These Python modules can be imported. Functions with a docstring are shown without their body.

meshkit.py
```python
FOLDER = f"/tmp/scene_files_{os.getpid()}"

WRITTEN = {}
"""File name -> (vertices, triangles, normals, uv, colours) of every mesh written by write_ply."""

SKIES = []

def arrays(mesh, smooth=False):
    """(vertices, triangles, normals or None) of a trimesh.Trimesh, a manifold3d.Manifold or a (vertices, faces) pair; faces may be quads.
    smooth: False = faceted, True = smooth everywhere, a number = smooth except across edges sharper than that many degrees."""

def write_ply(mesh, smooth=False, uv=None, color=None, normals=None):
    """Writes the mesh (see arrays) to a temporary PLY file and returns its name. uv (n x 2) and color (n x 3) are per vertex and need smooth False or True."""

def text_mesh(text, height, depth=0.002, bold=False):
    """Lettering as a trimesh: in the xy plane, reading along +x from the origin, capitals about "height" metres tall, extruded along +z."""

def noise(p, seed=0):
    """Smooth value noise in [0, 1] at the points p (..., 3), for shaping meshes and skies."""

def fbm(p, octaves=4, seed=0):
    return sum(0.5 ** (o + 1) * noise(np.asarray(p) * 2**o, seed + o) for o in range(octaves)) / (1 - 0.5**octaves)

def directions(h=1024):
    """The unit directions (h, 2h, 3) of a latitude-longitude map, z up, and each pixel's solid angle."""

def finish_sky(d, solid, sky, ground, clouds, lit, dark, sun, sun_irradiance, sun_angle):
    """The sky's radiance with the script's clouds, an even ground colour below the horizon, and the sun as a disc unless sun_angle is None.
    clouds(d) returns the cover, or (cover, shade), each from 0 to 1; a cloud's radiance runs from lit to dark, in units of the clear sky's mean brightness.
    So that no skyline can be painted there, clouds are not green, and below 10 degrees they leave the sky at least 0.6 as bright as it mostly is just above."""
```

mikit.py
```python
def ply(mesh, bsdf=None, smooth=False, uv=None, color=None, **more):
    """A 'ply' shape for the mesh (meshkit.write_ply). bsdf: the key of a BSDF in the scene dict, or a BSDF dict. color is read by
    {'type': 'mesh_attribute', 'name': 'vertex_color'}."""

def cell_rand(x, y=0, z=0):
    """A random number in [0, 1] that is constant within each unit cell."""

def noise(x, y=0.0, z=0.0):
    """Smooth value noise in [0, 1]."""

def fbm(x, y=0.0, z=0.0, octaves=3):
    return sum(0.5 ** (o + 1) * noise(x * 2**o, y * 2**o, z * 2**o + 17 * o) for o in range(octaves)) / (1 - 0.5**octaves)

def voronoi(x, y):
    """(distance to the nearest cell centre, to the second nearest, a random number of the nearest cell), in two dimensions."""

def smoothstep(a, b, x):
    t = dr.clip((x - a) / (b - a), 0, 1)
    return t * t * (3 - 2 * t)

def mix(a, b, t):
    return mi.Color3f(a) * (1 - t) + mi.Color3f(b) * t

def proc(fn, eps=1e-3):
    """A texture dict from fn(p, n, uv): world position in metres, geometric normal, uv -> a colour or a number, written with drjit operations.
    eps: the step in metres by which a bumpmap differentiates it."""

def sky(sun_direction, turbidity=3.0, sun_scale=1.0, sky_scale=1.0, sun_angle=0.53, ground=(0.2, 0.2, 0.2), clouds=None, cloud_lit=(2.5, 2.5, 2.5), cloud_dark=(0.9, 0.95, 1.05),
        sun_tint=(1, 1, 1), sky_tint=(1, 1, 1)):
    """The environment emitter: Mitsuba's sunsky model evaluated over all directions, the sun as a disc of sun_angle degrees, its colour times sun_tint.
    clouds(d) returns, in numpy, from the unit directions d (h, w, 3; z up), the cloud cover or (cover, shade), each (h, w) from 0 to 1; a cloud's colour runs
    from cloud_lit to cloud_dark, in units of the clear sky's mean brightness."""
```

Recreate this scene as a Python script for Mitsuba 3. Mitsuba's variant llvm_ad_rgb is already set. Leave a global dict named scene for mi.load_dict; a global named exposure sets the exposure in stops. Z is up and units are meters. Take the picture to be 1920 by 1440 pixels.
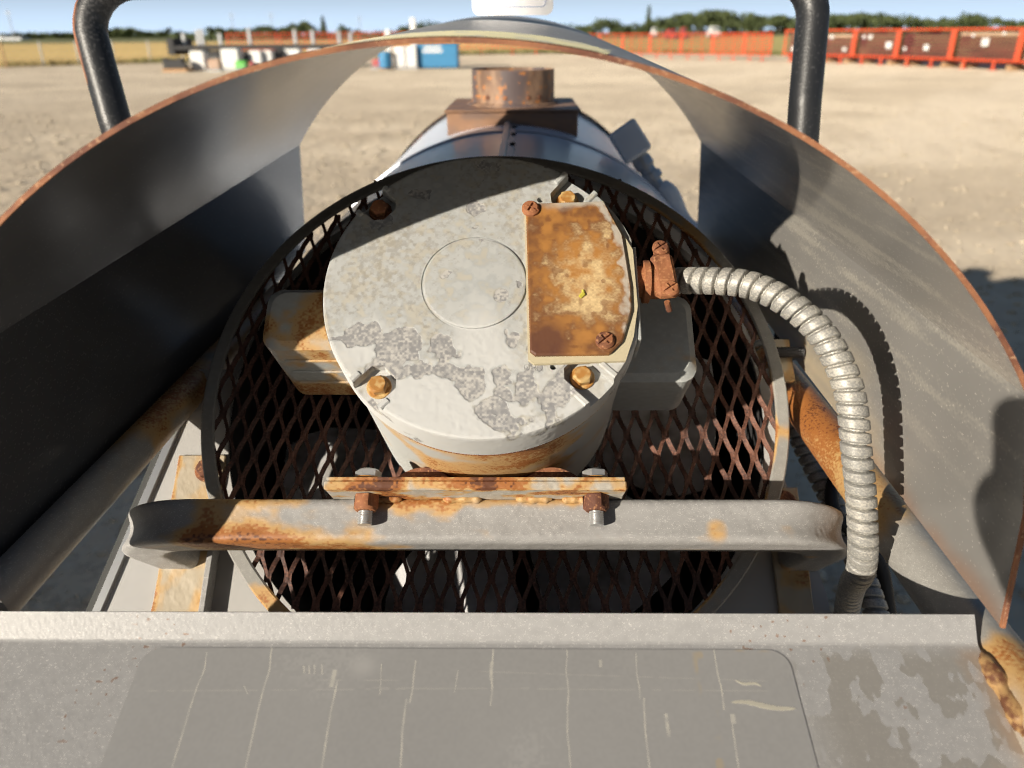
import math, random
import numpy as np, trimesh, manifold3d as m3
import drjit as dr, mitsuba as mi, mikit, meshkit
from shapely.geometry import Polygon, Point, box as sbox
from shapely.ops import unary_union
from mikit import noise, fbm, voronoi, smoothstep, mix, proc, cell_rand

rng = np.random.default_rng(7); random.seed(7)
T4 = mi.ScalarTransform4f
# ------------------------------------------------------------------ camera, sky, exposure
H = 1.05                                   # lens height above the ground
th, ro, ya = math.radians(24.5), math.radians(0.5), math.radians(1.0)
F = np.array([0, math.cos(th), -math.sin(th)]); U = np.array([0, math.sin(th), math.cos(th)]); R = np.array([1.0, 0, 0])
Mz = np.array([[math.cos(ya), -math.sin(ya), 0], [math.sin(ya), math.cos(ya), 0], [0, 0, 1]])
Ur = Mz @ (U * math.cos(ro) + R * math.sin(ro)); Fr = Mz @ F
cam_o = np.array([0, 0, H])
scene = {}
scene['camera'] = {'type': 'thinlens', 'fov': 2 * math.degrees(math.atan(960 / 1442)), 'fov_axis': 'x', 'aperture_radius': 0.0015,
                   'focus_distance': 0.42, 'near_clip': 0.02, 'far_clip': 9000.0,
                   'to_world': T4().look_at(origin=cam_o.tolist(), target=(cam_o + Fr).tolist(), up=Ur.tolist())}
scene['sky_light'] = mikit.sky([-0.6451, -0.7052, 0.2943], turbidity=3.0, ground=(0.3, 0.26, 0.2), sky_scale=0.27, sun_tint=(0.79, 1.0, 1.60), sky_tint=(1.0, 0.98, 1.08),
                                  clouds=lambda d: 0.9 * np.exp(-(np.maximum(d[..., 2], 0) / 0.055) ** 2), cloud_lit=(5.6, 7.2, 9.2))   # pale haze low over the whole horizon
exposure = 2.85
labels = {}

# ------------------------------------------------------------------ frames and mesh helpers
AL = math.radians(47)                      # the fan axis dips 47 degrees away from the viewer
a_ = np.array([0, math.cos(AL), -math.sin(AL)]); e_ = np.array([0, math.sin(AL), math.cos(AL)])
O_ = np.array([-0.0207, 0.4758, -0.2225 + H])
FAN = np.eye(4); FAN[:3, 0] = [1, 0, 0]; FAN[:3, 1] = e_; FAN[:3, 2] = -a_; FAN[:3, 3] = O_   # local x, up in the fan plane, towards viewer
UP = np.eye(4); UP[2, 3] = H               # camera-origin coordinates -> world
ID = np.eye(4)

def fanp(q):
    q = np.asarray(q, float); return O_ + q[..., 0:1] * np.array([1.0, 0, 0]) + q[..., 1:2] * e_ - q[..., 2:3] * a_

def to_tm(m):
    if hasattr(m, 'to_mesh'):
        k = m.to_mesh(); return trimesh.Trimesh(np.array(k.vert_properties[:, :3]), np.array(k.tri_verts), process=False)
    if isinstance(m, tuple):
        f = np.asarray(m[1]); 
        if f.shape[1] == 4: f = np.vstack([f[:, [0, 1, 2]], f[:, [0, 2, 3]]])
        return trimesh.Trimesh(np.asarray(m[0], float), f, process=False)
    return m

def cat(*ms): return trimesh.util.concatenate([to_tm(m) for m in ms])

def put(key, mesh, bsdf, M=None, smooth=30, label=None, category=None, group=None, kind=None):
    base, k = key, 0
    while key in scene:
        k += 1; key = '%s_%03d' % (base, k)
    m = to_tm(mesh).copy()
    if M is not None: m.apply_transform(M)
    scene[key] = mikit.ply(m, bsdf, smooth=smooth)
    tag(key, label, category, group, kind)
    return key

def tag(key, label=None, category=None, group=None, kind=None):
    d = {k: v for k, v in (('label', label), ('category', category), ('group', group), ('kind', kind)) if v}
    if d: labels.setdefault(key, {}).update(d)

used = {}
def thing(name, label, category, group=None):
    k = used.get(name, -1) + 1; used[name] = k
    key = name if k == 0 else '%s_%03d' % (name, k)
    tag(key, label, category, group); return key

def cbox(x0, x1, y0, y1, z0, z1, c=0.0):
    if c <= 0:
        m = trimesh.creation.box([x1 - x0, y1 - y0, z1 - z0]); m.apply_translation([(x0 + x1) / 2, (y0 + y1) / 2, (z0 + z1) / 2]); return m
    P = []
    for x, sx in ((x0, 1), (x1, -1)):
        for y, sy in ((y0, 1), (y1, -1)):
            for z, sz in ((z0, 1), (z1, -1)):
                P += [(x + sx * c, y + sy * c, z), (x + sx * c, y, z + sz * c), (x, y + sy * c, z + sz * c)]
    return trimesh.Trimesh(P).convex_hull

def rbox(x0, x1, y0, y1, z0, z1, r, n=10):
    s = m3.Manifold.sphere(r, n * 2)
    return to_tm(m3.Manifold.batch_hull([s.translate([x, y, z]) for x in (x0 + r, x1 - r) for y in (y0 + r, y1 - r) for z in (z0 + r, z1 - r)]))

def lathe(prof, n=96, closed=False):
    prof = np.asarray(prof, float); t = np.arange(n) * 2 * math.pi / n; k = len(prof)
    V = np.stack([prof[:, 0][None] * np.cos(t)[:, None], prof[:, 0][None] * np.sin(t)[:, None], np.broadcast_to(prof[:, 1][None], (n, k))], -1).reshape(-1, 3)
    f = []
    for i in range(n):
        j = (i + 1) % n
        for q in range(k if closed else k - 1):
            r = (q + 1) % k
            f.append([i * k + q, j * k + q, j * k + r, i * k + r])
    m = to_tm((V, np.array(f))); m.merge_vertices(); m.update_faces(m.nondegenerate_faces()); m.fix_normals() if m.is_watertight else None
    return m

def disc_solid(r, z0, z1, c=0.001, n=96):
    return lathe([(0, z0), (r - c, z0), (r, z0 + c), (r, z1 - c), (r - c, z1), (0, z1)], n)

def resample(P, n):
    from scipy.interpolate import CubicSpline
    P = np.asarray(P, float); t = np.r_[0, np.cumsum(np.linalg.norm(np.diff(P, axis=0), axis=1))]
    cs = CubicSpline(t, P); u = np.linspace(0, t[-1], n); Q = cs(u)
    L = np.r_[0, np.cumsum(np.linalg.norm(np.diff(Q, axis=0), axis=1))]
    return np.stack([np.interp(np.linspace(0, L[-1], n), L, Q[:, k]) for k in range(3)], 1), L[-1]

def frames(P, ref=(0, 0, 1)):
    t = np.gradient(P, axis=0); t /= np.linalg.norm(t, axis=1, keepdims=True)
    A = np.zeros_like(P); r = np.asarray(ref, float)
    if abs(t[0] @ r) > 0.95: r = np.array([1.0, 0.13, 0])
    a = r - (r @ t[0]) * t[0]; a /= np.linalg.norm(a)
    for i in range(len(P)):
        a = a - (a @ t[i]) * t[i]; a /= np.linalg.norm(a); A[i] = a
    return t, A, np.cross(t, A)

def sweep(P, rad, n=20, cap=True, ref=(0, 0, 1)):
    """rad: number, per-ring array, (rings, n) array, or section polygon (n,2) with key 'sec'."""
    P = np.asarray(P, float); t, A, B = frames(P, ref); k = len(P)
    if isinstance(rad, dict):
        S = rad['sec']; S = np.broadcast_to(S, (k,) + S.shape[-2:]); n = S.shape[1]
        V = P[:, None] + S[..., 0:1] * A[:, None] + S[..., 1:2] * B[:, None]
    else:
        th_ = np.arange(n) * 2 * math.pi / n
        r = np.asarray(rad, float); r = r if r.ndim == 2 else np.broadcast_to(np.reshape(r, (-1, 1)) if r.ndim else r, (k, n))
        V = P[:, None] + r[..., None] * (np.cos(th_)[None, :, None] * A[:, None] + np.sin(th_)[None, :, None] * B[:, None])
    V = V.reshape(-1, 3); i, j = np.meshgrid(np.arange(k - 1), np.arange(n), indexing='ij')
    q = np.stack([i * n + j, i * n + (j + 1) % n, (i + 1) * n + (j + 1) % n, (i + 1) * n + j], -1).reshape(-1, 4)
    f = np.vstack([q[:, [0, 1, 2]], q[:, [0, 2, 3]]])
    if cap:
        V = np.vstack([V, P[0], P[-1]]); c0, c1 = k * n, k * n + 1; jj = np.arange(n)
        f = np.vstack([f, np.stack([np.full(n, c0), (jj + 1) % n, jj], 1), np.stack([np.full(n, c1), (k - 1) * n + jj, (k - 1) * n + (jj + 1) % n], 1)])
    return trimesh.Trimesh(V, f, process=False)

def seg(p, q, r, n=8): return sweep(np.array([p, q], float), r, n)

def prism(poly, z0, z1):
    gs = getattr(poly, 'geoms', [poly]); out = []
    for g in gs:
        m = trimesh.creation.extrude_polygon(g, z1 - z0, engine='earcut'); m.apply_translation([0, 0, z0]); out.append(m)
    return trimesh.util.concatenate(out)

def bprism(poly, z0, z1, b=0.0006):
    """extruded outline whose top edge is chamfered"""
    P = poly if isinstance(poly, Polygon) else Polygon(poly)
    o = np.array(P.exterior.coords)[:-1]; inn = P.buffer(-b, join_style=2)
    low = prism(P, z0, z1 - b)
    top = [Point(0, 0)]
    i = np.array(inn.exterior.coords)[:-1]
    cs = m3.Manifold(m3.Mesh(np.asarray(low.vertices, np.float32), np.asarray(low.faces, np.uint32)))
    hull = trimesh.Trimesh(np.vstack([np.c_[o, np.full(len(o), z1 - b)], np.c_[i, np.full(len(i), z1)]])).convex_hull
    return cat(low, hull)

def mf(m):
    m = to_tm(m).copy(); m.merge_vertices()
    return m3.Manifold(m3.Mesh(np.asarray(m.vertices, np.float32), np.asarray(m.faces, np.uint32)))

def hexhead(af, h, washer=0.0, wh=0.0012, z0=0.0):
    """hexagonal bolt head along +z from z0"""
    r = af / math.sqrt(3); an = np.arange(6) * math.pi / 3 + 0.2
    def ring(rr, z): return np.c_[rr * np.cos(an), rr * np.sin(an), np.full(6, z)]
    b = z0 + (wh if washer else 0)
    an2 = np.arange(24) * math.pi / 12
    m = trimesh.Trimesh(np.vstack([ring(r, b), ring(r, b + h * 0.8), np.c_[af * .44 * np.cos(an2), af * .44 * np.sin(an2), np.full(24, b + h)]])).convex_hull
    return cat(m, disc_solid(washer, z0, z0 + wh, 0.0003, 28)) if washer else m

def lumpy(m, amp, sc, seed=0):
    m = to_tm(m).copy(); m.merge_vertices(); n = m.vertex_normals
    d = (meshkit.fbm(m.vertices * sc, 3, seed) - 0.5) * 2 * amp
    m.vertices = m.vertices + n * d[:, None]; return m

def disp(m, fn):
    m.vertices = fn(np.array(m.vertices)); return m

# ------------------------------------------------------------------ procedural materials
def C(*c): return mi.Color3f(*c)
def FL(p):
    x = p.x - O_[0]; dy = p.y - O_[1]; dz = p.z - O_[2]
    return x, dy * e_[1] + dz * e_[2], -(dy * a_[1] + dz * a_[2])
RUST_D, RUST_O, RUST_Y = (0.075, 0.026, 0.014), (0.30, 0.115, 0.032), (0.46, 0.27, 0.085)
def rusty(base, m, g):
    """paint going through ochre stain and orange rust to dark scale as m rises; g: fine grain 0..1"""
    c = mix(base, mi.Color3f(*RUST_Y), smoothstep(0.40, 0.56, m) * 0.85)
    c = mix(c, mi.Color3f(*RUST_O), smoothstep(0.54, 0.68, m + (g - 0.5) * 0.18))
    return mix(c, mi.Color3f(*RUST_D), smoothstep(0.72, 0.86, m + (g - 0.5) * 0.25) * 0.9)
def grain(p, s=900.0): return noise(p.x * s, p.y * s, p.z * s)
def spark(p, base, amt=1.0):
    g = noise(p.x * 2100, p.y * 2100, p.z * 2100); h = noise(p.x * 420 + 5, p.y * 420, p.z * 420)
    k = smoothstep(0.66, 0.88, g) * (0.3 + 0.9 * h)
    return mix(base * (0.93 + 0.14 * h), mi.Color3f(0.62, 0.60, 0.57), k * 0.42 * amt)

PAINT = (0.265, 0.262, 0.258)
def f_paint(p, n, uv): return spark(p, C(*PAINT))
def f_bar(p, n, uv):
    x, y, z = FL(p); g = grain(p, 700)
    f = fbm(x * 42, y * 60, z * 42, 4)
    left = smoothstep(0.034, 0.056, z) * smoothstep(-0.05, -0.13, x) * 0.25 + smoothstep(-0.102, -0.115, y) * smoothstep(-0.02, -0.08, x) * 0.16 - smoothstep(-0.155, -0.18, x) * 0.34
    top = smoothstep(-0.102, -0.0905, y) * smoothstep(0.085, 0.045, dr.abs(x + 0.005)) * 0.28
    spot = smoothstep(0.012, 0.002, dr.sqrt(dr.square(x - 0.127) + dr.square(y + 0.108)) + (f - .5) * .012) * 0.2
    return rusty(spark(p, C(*PAINT)), f * 0.62 + left + top + spot, g)
def f_mount(p, n, uv):
    x, y, z = FL(p); g = grain(p, 700); f = fbm(x * 55, y * 55 + z * 90, z * 55, 4)
    edge = smoothstep(0.079, 0.0845, z) * 0.25 + smoothstep(0.062, 0.084, z) * 0.06
    return rusty(spark(p, C(0.36, 0.335, 0.29), 0.6), (f - 0.45) * 1.7 + 0.42 + edge * 0.5, g)
def f_plate_rust(p, n, uv):
    x, y, z = FL(p); g = grain(p, 1100)
    f = fbm(x * 60, y * 60, z * 60, 4); f2 = fbm(x * 190 + 9, y * 190, z * 60, 3)
    c = mix(mi.Color3f(0.32, 0.145, 0.036), mi.Color3f(0.13, 0.052, 0.02), smoothstep(0.28, 0.66, f2 * .6 + f * .4))
    ctr = smoothstep(0.035, 0.0, dr.sqrt(dr.square(x - 0.052) + dr.square(y - 0.004) * 0.6))
    lite = smoothstep(0.44, 0.74, f * 0.32 + f2 * 0.40 + g * 0.06 + ctr * 0.30)
    c = mix(c, mi.Color3f(0.62, 0.47, 0.25), lite * (0.6 + 0.3 * g))
    c = mix(c, mi.Color3f(0.15, 0.06, 0.02), smoothstep(0.62, 0.8, noise(x * 330, y * 330, z * 330) * .7 + f2 * .3) * 0.6)
    dk = smoothstep(0.016, 0.006, dr.sqrt(dr.square(x - 0.031) + dr.square(y + 0.036)) + (f2 - 0.5) * 0.012)
    c = mix(c, mi.Color3f(0.085, 0.032, 0.02), dk * 0.9)
    pale = smoothstep(0.006, 0.001, dr.abs(y - 0.049 + (x - 0.04) * 0.0) + (f - 0.45) * 0.02) + smoothstep(0.0045, 0.001, dr.abs(x - 0.0725 + dr.maximum(y - 0.02, 0) * 0.43) + (f2 - 0.4) * 0.012)
    return mix(c, mi.Color3f(0.40, 0.40, 0.36), dr.clip(pale, 0, 1) * 0.7)
def cap_chip(p):
    x, y, z = FL(p)
    f = fbm(x * 58 + 3.1, y * 58 + 1.7, z * 40, 4); r = dr.sqrt(x * x + y * y)
    bias = mi.Float(0)
    for cx, cy, cr, w in ((-.058, -.026, .013, .17), (-.046, -.034, .013, .16), (-.0365, -.0455, .013, .17), (-.020, -.034, .009, .10), (-.006, -.053, .013, .17), (.0155, -.054, .014, .17), (.006, -.069, .012, .17), (.041, -.056, .012, .17),
                          (.028, -.036, .008, .13), (-.0125, -.008, .0055, .17), (.009, -.006, .006, .18), (.000, -.027, .005, .10), (.017, .0, .005, .11), (-.067, .012, .007, .12), (-.036, .028, .008, .10), (-.005, .048, .008, .10), (-.048, .002, .006, .11)):
        bias = dr.maximum(bias, w * smoothstep(cr, cr * 0.35, dr.sqrt(dr.square(x - cx) + dr.square(y - cy))))
    bias = bias * 1.15 - 0.045
    return f + bias, x, y, z
def f_cap(p, n, uv):
    m, x, y, z = cap_chip(p)
    g = noise(x * 900, y * 900, z * 900); g2 = fbm(x * 240, y * 240, z * 240, 3); big = noise(x * 35, y * 35, z * 35)
    paint = mix(mi.Color3f(0.36, 0.37, 0.366), mi.Color3f(0.30, 0.318, 0.325), smoothstep(0.35, 0.65, g2))
    old = mix(paint, mi.Color3f(0.40, 0.365, 0.29), smoothstep(0.46, 0.68, g2 * 0.8 + big * 0.2) * 0.6)
    old = mix(old, mi.Color3f(0.20, 0.185, 0.16), smoothstep(0.50, 0.78, fbm(x * 520 + 3, y * 520, z * 520, 3) * .7 + big * .3) * 0.5)
    white = mi.Color3f(0.46, 0.465, 0.46)
    c = mix(old, white, smoothstep(-0.015, -0.05, y + (big - 0.5) * 0.06) * smoothstep(0.60, 0.55, m) * 0.85)
    bare = mix(mi.Color3f(0.21, 0.21, 0.215), mi.Color3f(0.40, 0.39, 0.37), smoothstep(0.38, 0.75, g * 0.6 + g2 * 0.45))
    c = mix(c, bare, smoothstep(0.600, 0.604, m))
    return c
def b_cap(p, n, uv):
    m, x, y, z = cap_chip(p)
    return -smoothstep(0.596, 0.608, m) * 0.00025 + 0.00018 * noise(x * 500, y * 500, z * 500) + 0.00018 * noise(x * 170, y * 170, z * 170)
def f_box(p, n, uv):
    x, y, z = FL(p); g = grain(p, 800)
    f = fbm(x * 52 + 2, y * 52, z * 34, 4); f3 = noise(x * 20, y * 300 , z * 20)
    left = smoothstep(0.02, -0.02, x)
    inner = smoothstep(-0.125, -0.09, x) * 0.06 + smoothstep(0.097, 0.055, z) * 0.09
    m = f * (0.72 + 0.20 * left) + left * (inner - 0.03) + (1 - left) * (smoothstep(0.09, 0.066, x) * 0.12 - 0.02) + (f3 - 0.5) * 0.06
    return rusty(spark(p, C(0.335, 0.35, 0.345), 0.5), m, g)
def f_body(p, n, uv):
    x, y, z = FL(p); g = grain(p, 800); f = fbm(x * 40, y * 40, z * 40, 4)
    m = f * 0.66 + smoothstep(-0.055, -0.080, y) * 0.24 + smoothstep(0.112, 0.119, z) * 0.12
    return rusty(C(0.36, 0.37, 0.36), m, g)
def f_rust(p, n, uv):
    f = fbm(p.x * 60, p.y * 60, p.z * 60, 3); g = grain(p, 900)
    c = mix(mi.Color3f(0.27, 0.105, 0.045), mi.Color3f(0.10, 0.038, 0.022), smoothstep(0.35, 0.65, f))
    return mix(c, mi.Color3f(0.42, 0.20, 0.085), smoothstep(0.55, 0.9, g) * 0.6)
def f_mesh(p, n, uv):
    f = fbm(p.x * 45, p.y * 45, p.z * 45, 2); g = grain(p, 900)
    return mix(mi.Color3f(0.155, 0.068, 0.044), mi.Color3f(0.05, 0.024, 0.019), smoothstep(0.3, 0.7, f * 0.6 + g * 0.4))
def f_bolt_gold(p, n, uv):
    g = fbm(p.x * 300, p.y * 300, p.z * 300, 2)
    return mix(mi.Color3f(0.33, 0.155, 0.04), mi.Color3f(0.46, 0.32, 0.14), smoothstep(0.4, 0.7, g))
def f_edge_rust(p, n, uv):
    f = fbm(p.x * 70, p.y * 70, p.z * 70, 3); g = grain(p, 900)
    c = mix(mi.Color3f(0.27, 0.115, 0.055), mi.Color3f(0.13, 0.05, 0.03), smoothstep(0.35, 0.68, f))
    return mix(c, mi.Color3f(0.48, 0.30, 0.18), smoothstep(0.66, 0.9, g) * 0.5)
def f_ring(p, n, uv):
    x, y, z = FL(p); g = grain(p, 800); f = fbm(x * 34, y * 34, z * 34, 4)
    m = f * 0.66 + smoothstep(0.05, 0.16, x) * smoothstep(0.193, 0.1905, dr.sqrt(x * x + y * y)) * 0.16 + smoothstep(-0.11, -0.15, y) * 0.16
    return rusty(spark(p, C(0.24, 0.235, 0.22), 0.5), m, g)
def f_hood_in(p, n, uv):
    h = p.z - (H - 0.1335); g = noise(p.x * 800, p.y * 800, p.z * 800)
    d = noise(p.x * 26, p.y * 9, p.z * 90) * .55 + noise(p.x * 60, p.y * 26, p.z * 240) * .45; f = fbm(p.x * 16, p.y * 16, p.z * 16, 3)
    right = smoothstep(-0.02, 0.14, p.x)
    c = mix(mi.Color3f(0.066, 0.068, 0.072), mi.Color3f(0.185, 0.180, 0.172), right) * (0.85 + 0.3 * f)  # shade painted into the left base colour, sunlit tone into the right
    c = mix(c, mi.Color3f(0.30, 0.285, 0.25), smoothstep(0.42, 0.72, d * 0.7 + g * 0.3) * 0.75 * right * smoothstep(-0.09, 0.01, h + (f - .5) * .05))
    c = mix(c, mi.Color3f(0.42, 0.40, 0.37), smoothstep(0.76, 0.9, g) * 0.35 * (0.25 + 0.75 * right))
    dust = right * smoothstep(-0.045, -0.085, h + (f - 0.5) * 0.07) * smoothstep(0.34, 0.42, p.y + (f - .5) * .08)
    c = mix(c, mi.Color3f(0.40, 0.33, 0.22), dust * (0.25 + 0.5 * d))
    r = right * smoothstep(-0.078, -0.096, h) * smoothstep(0.46, 0.66, f + 0.05)
    return mix(c, mi.Color3f(0.22, 0.10, 0.045), r * 0.5)
def b_hood(p, n, uv): return 0.00004 * noise(p.x * 150, p.y * 150, p.z * 150) + 0.0005 * noise(p.x * 16, p.y * 16, p.z * 16)
def f_hood_out(p, n, uv): return spark(p, C(0.25, 0.25, 0.25), 0.8)
def f_tube(p, n, uv):
    g = grain(p, 800); f = fbm(p.x * 30, p.y * 22, p.z * 30, 4)
    top = smoothstep(-0.2, 0.75, n.z)
    right = smoothstep(0, 0.1, p.x)
    m = f * 0.70 + (0.17 * smoothstep(0.30, 0.35, p.y) + 0.10 * smoothstep(0.36, 0.42, p.y)) * (0.5 + 0.5 * right) - 0.02 + smoothstep(0.262, 0.245, p.y) * 0.24 * right + smoothstep(0.40, 0.44, p.y) * 0.08
    return rusty(spark(p, C(0.27, 0.265, 0.25), 0.8), m, g)
def f_panel(p, n, uv):
    c = spark(p, C(0.278, 0.277, 0.276), 1.0)
    f = fbm(p.x * 120 + 3, p.y * 75, 2.0, 4); f2 = noise(p.x * 300, p.y * 240)
    wet = smoothstep(0.10, 0.125, p.x - (0.25 - p.y) * 0.05) * smoothstep(0.253, 0.243, p.y) * smoothstep(0.465, 0.50, f + 0.14 * (f2 - .5))
    c = mix(c, mi.Color3f(0.20, 0.19, 0.172), wet * 0.75)
    sp = smoothstep(0.84, 0.88, noise(p.x * 620, p.y * 620, p.z * 620)) * smoothstep(0.55, 0.7, noise(p.x * 40, p.y * 40))
    c = mix(c, mi.Color3f(0.18, 0.10, 0.06), sp * 0.7)
    rr = smoothstep(0.176, 0.19, p.x + (f - 0.5) * 0.02) * smoothstep(0.252, 0.245, p.y)
    return mix(c, mi.Color3f(0.30, 0.16, 0.06), rr * 0.35)
DL = [(-.133, .2455, .19, .0005, 0.0), (-.106, .248, .19, .0006, 0.05), (-.0765, .234, .19, .0007, .0), (-.045, .2425, .226, .0006, -.1), (-.0475, .227, .19, .0007, .03),
      (-.0135, .248, .225, .0006, 0), (.0175, .248, .19, .0005, -.05), (.0465, .246, .228, .0005, -.12), (.0480, .228, .19, .0006, -.1), (.0795, .248, .224, .0006, -.14), (.0815, .222, .19, .0005, -.1),
      (-.0785, .2385, .232, .0018, 0), (-.0135, .242, .235, .0014, 0), (.0545, .222, .214, .0012, 0.1), (.0812, .222, .219, .0018, 0), (-.094, .2400, .2375, .0007, .8), (-.0915, .2402, .2372, .0007, .7), (-.089, .2405, .2372, .0007, .6), (-.0855, .2408, .2370, .0006, .5), (-.060, .2410, .2290, .0004, .25), (-.0255, .2385, .2300, .0004, -.5), (.031, .2430, .2405, .0012, .2), (-.125, .2320, .2290, .0004, 2.0)]
def f_decal(p, n, uv):
    g = noise(p.x * 900, p.y * 900); f = fbm(p.x * 24, p.y * 24, 0.0, 3); w = (noise(p.y * 130, p.x * 8) - 0.5) * 0.0014
    c = C(0.252, 0.251, 0.248) * (0.93 + 0.10 * f + 0.05 * g)
    s = mi.Float(0)
    for x0, ya_, yb, wd, k in DL:
        d = dr.abs(p.x - x0 - w - k * (0.248 - p.y) * 0.35)
        s = dr.maximum(s, smoothstep(wd * .75, wd * 0.25, d) * smoothstep(yb - .0005, yb, p.y) * smoothstep(ya_ + .0005, ya_, p.y) * (0.30 + 0.6 * noise(p.y * 500, x0 * 900)))
    for y0, k, xa, xb in ((.2300, .010, -.155, .02), (.2315, -.004, -.07, .1), (.2345, 0.0, -.085, -.05), (.2385, -.03, -.02, .10)):
        d = dr.abs(p.y - y0 - k * (p.x - xa) - w * 0.5)
        s = dr.maximum(s, smoothstep(.0004, .0001, d) * smoothstep(xa, xa + .004, p.x) * smoothstep(xb, xb - .004, p.x) * 0.20 * smoothstep(.25, .6, noise(p.x * 300, y0 * 1000)))
    c = mix(c, mi.Color3f(0.44, 0.425, 0.375), dr.clip(s, 0, 1))
    c = mix(c, mi.Color3f(0.36, 0.355, 0.345), smoothstep(0.007, 0.0, dr.sqrt(dr.square((p.x + 0.067) * .8) + dr.square(p.y - .2405))) * 0.5 + smoothstep(.60, .78, f + (g - .5) * .2) * .18)
    tan = smoothstep(0.004, 0.001, dr.abs(p.x - 0.0745 - (f - .5) * .01)) * smoothstep(.5, .7, noise(p.x * 300, p.y * 220)) + smoothstep(.246, .248, p.y) * smoothstep(.07, .074, p.x) * smoothstep(.108, .10, p.x) * smoothstep(.5, .75, noise(p.x * 200, p.y * 200))
    return mix(c, mi.Color3f(0.32, 0.26, 0.17), dr.clip(tan, 0, 1) * 0.6)
def f_handle(p, n, uv):
    f = fbm(p.x * 30, p.y * 30, p.z * 14, 3); g = noise(p.x * 600, p.y * 600, p.z * 600)
    c = mix(mi.Color3f(0.016, 0.017, 0.019), mi.Color3f(0.05, 0.05, 0.052), smoothstep(0.55, 0.85, g * 0.6 + f * 0.5))
    side = smoothstep(0.35, 0.85, -n.x) * smoothstep(0.0, -0.2, p.x)
    m = smoothstep(0.60, 0.72, f * 0.75 + side * 0.42 * smoothstep(1.005, 1.025, p.z) + 0.05)
    return mix(c, mi.Color3f(0.26, 0.11, 0.055), m)
def f_flue(p, n, uv):
    f = fbm(p.x * 70, p.y * 70, p.z * 26, 3); g = noise(p.x * 160, p.y * 160, p.z * 160)
    c = mix(mi.Color3f(0.15, 0.09, 0.06), mi.Color3f(0.29, 0.18, 0.115), smoothstep(0.35, 0.65, f))
    c = mix(c, mi.Color3f(0.10, 0.075, 0.075), smoothstep(0.55, 0.72, noise(p.x * 45, p.y * 45, p.z * 10)))
    return mix(c, mi.Color3f(0.42, 0.17, 0.05), smoothstep(0.70, 0.80, g) * 0.8)
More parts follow.
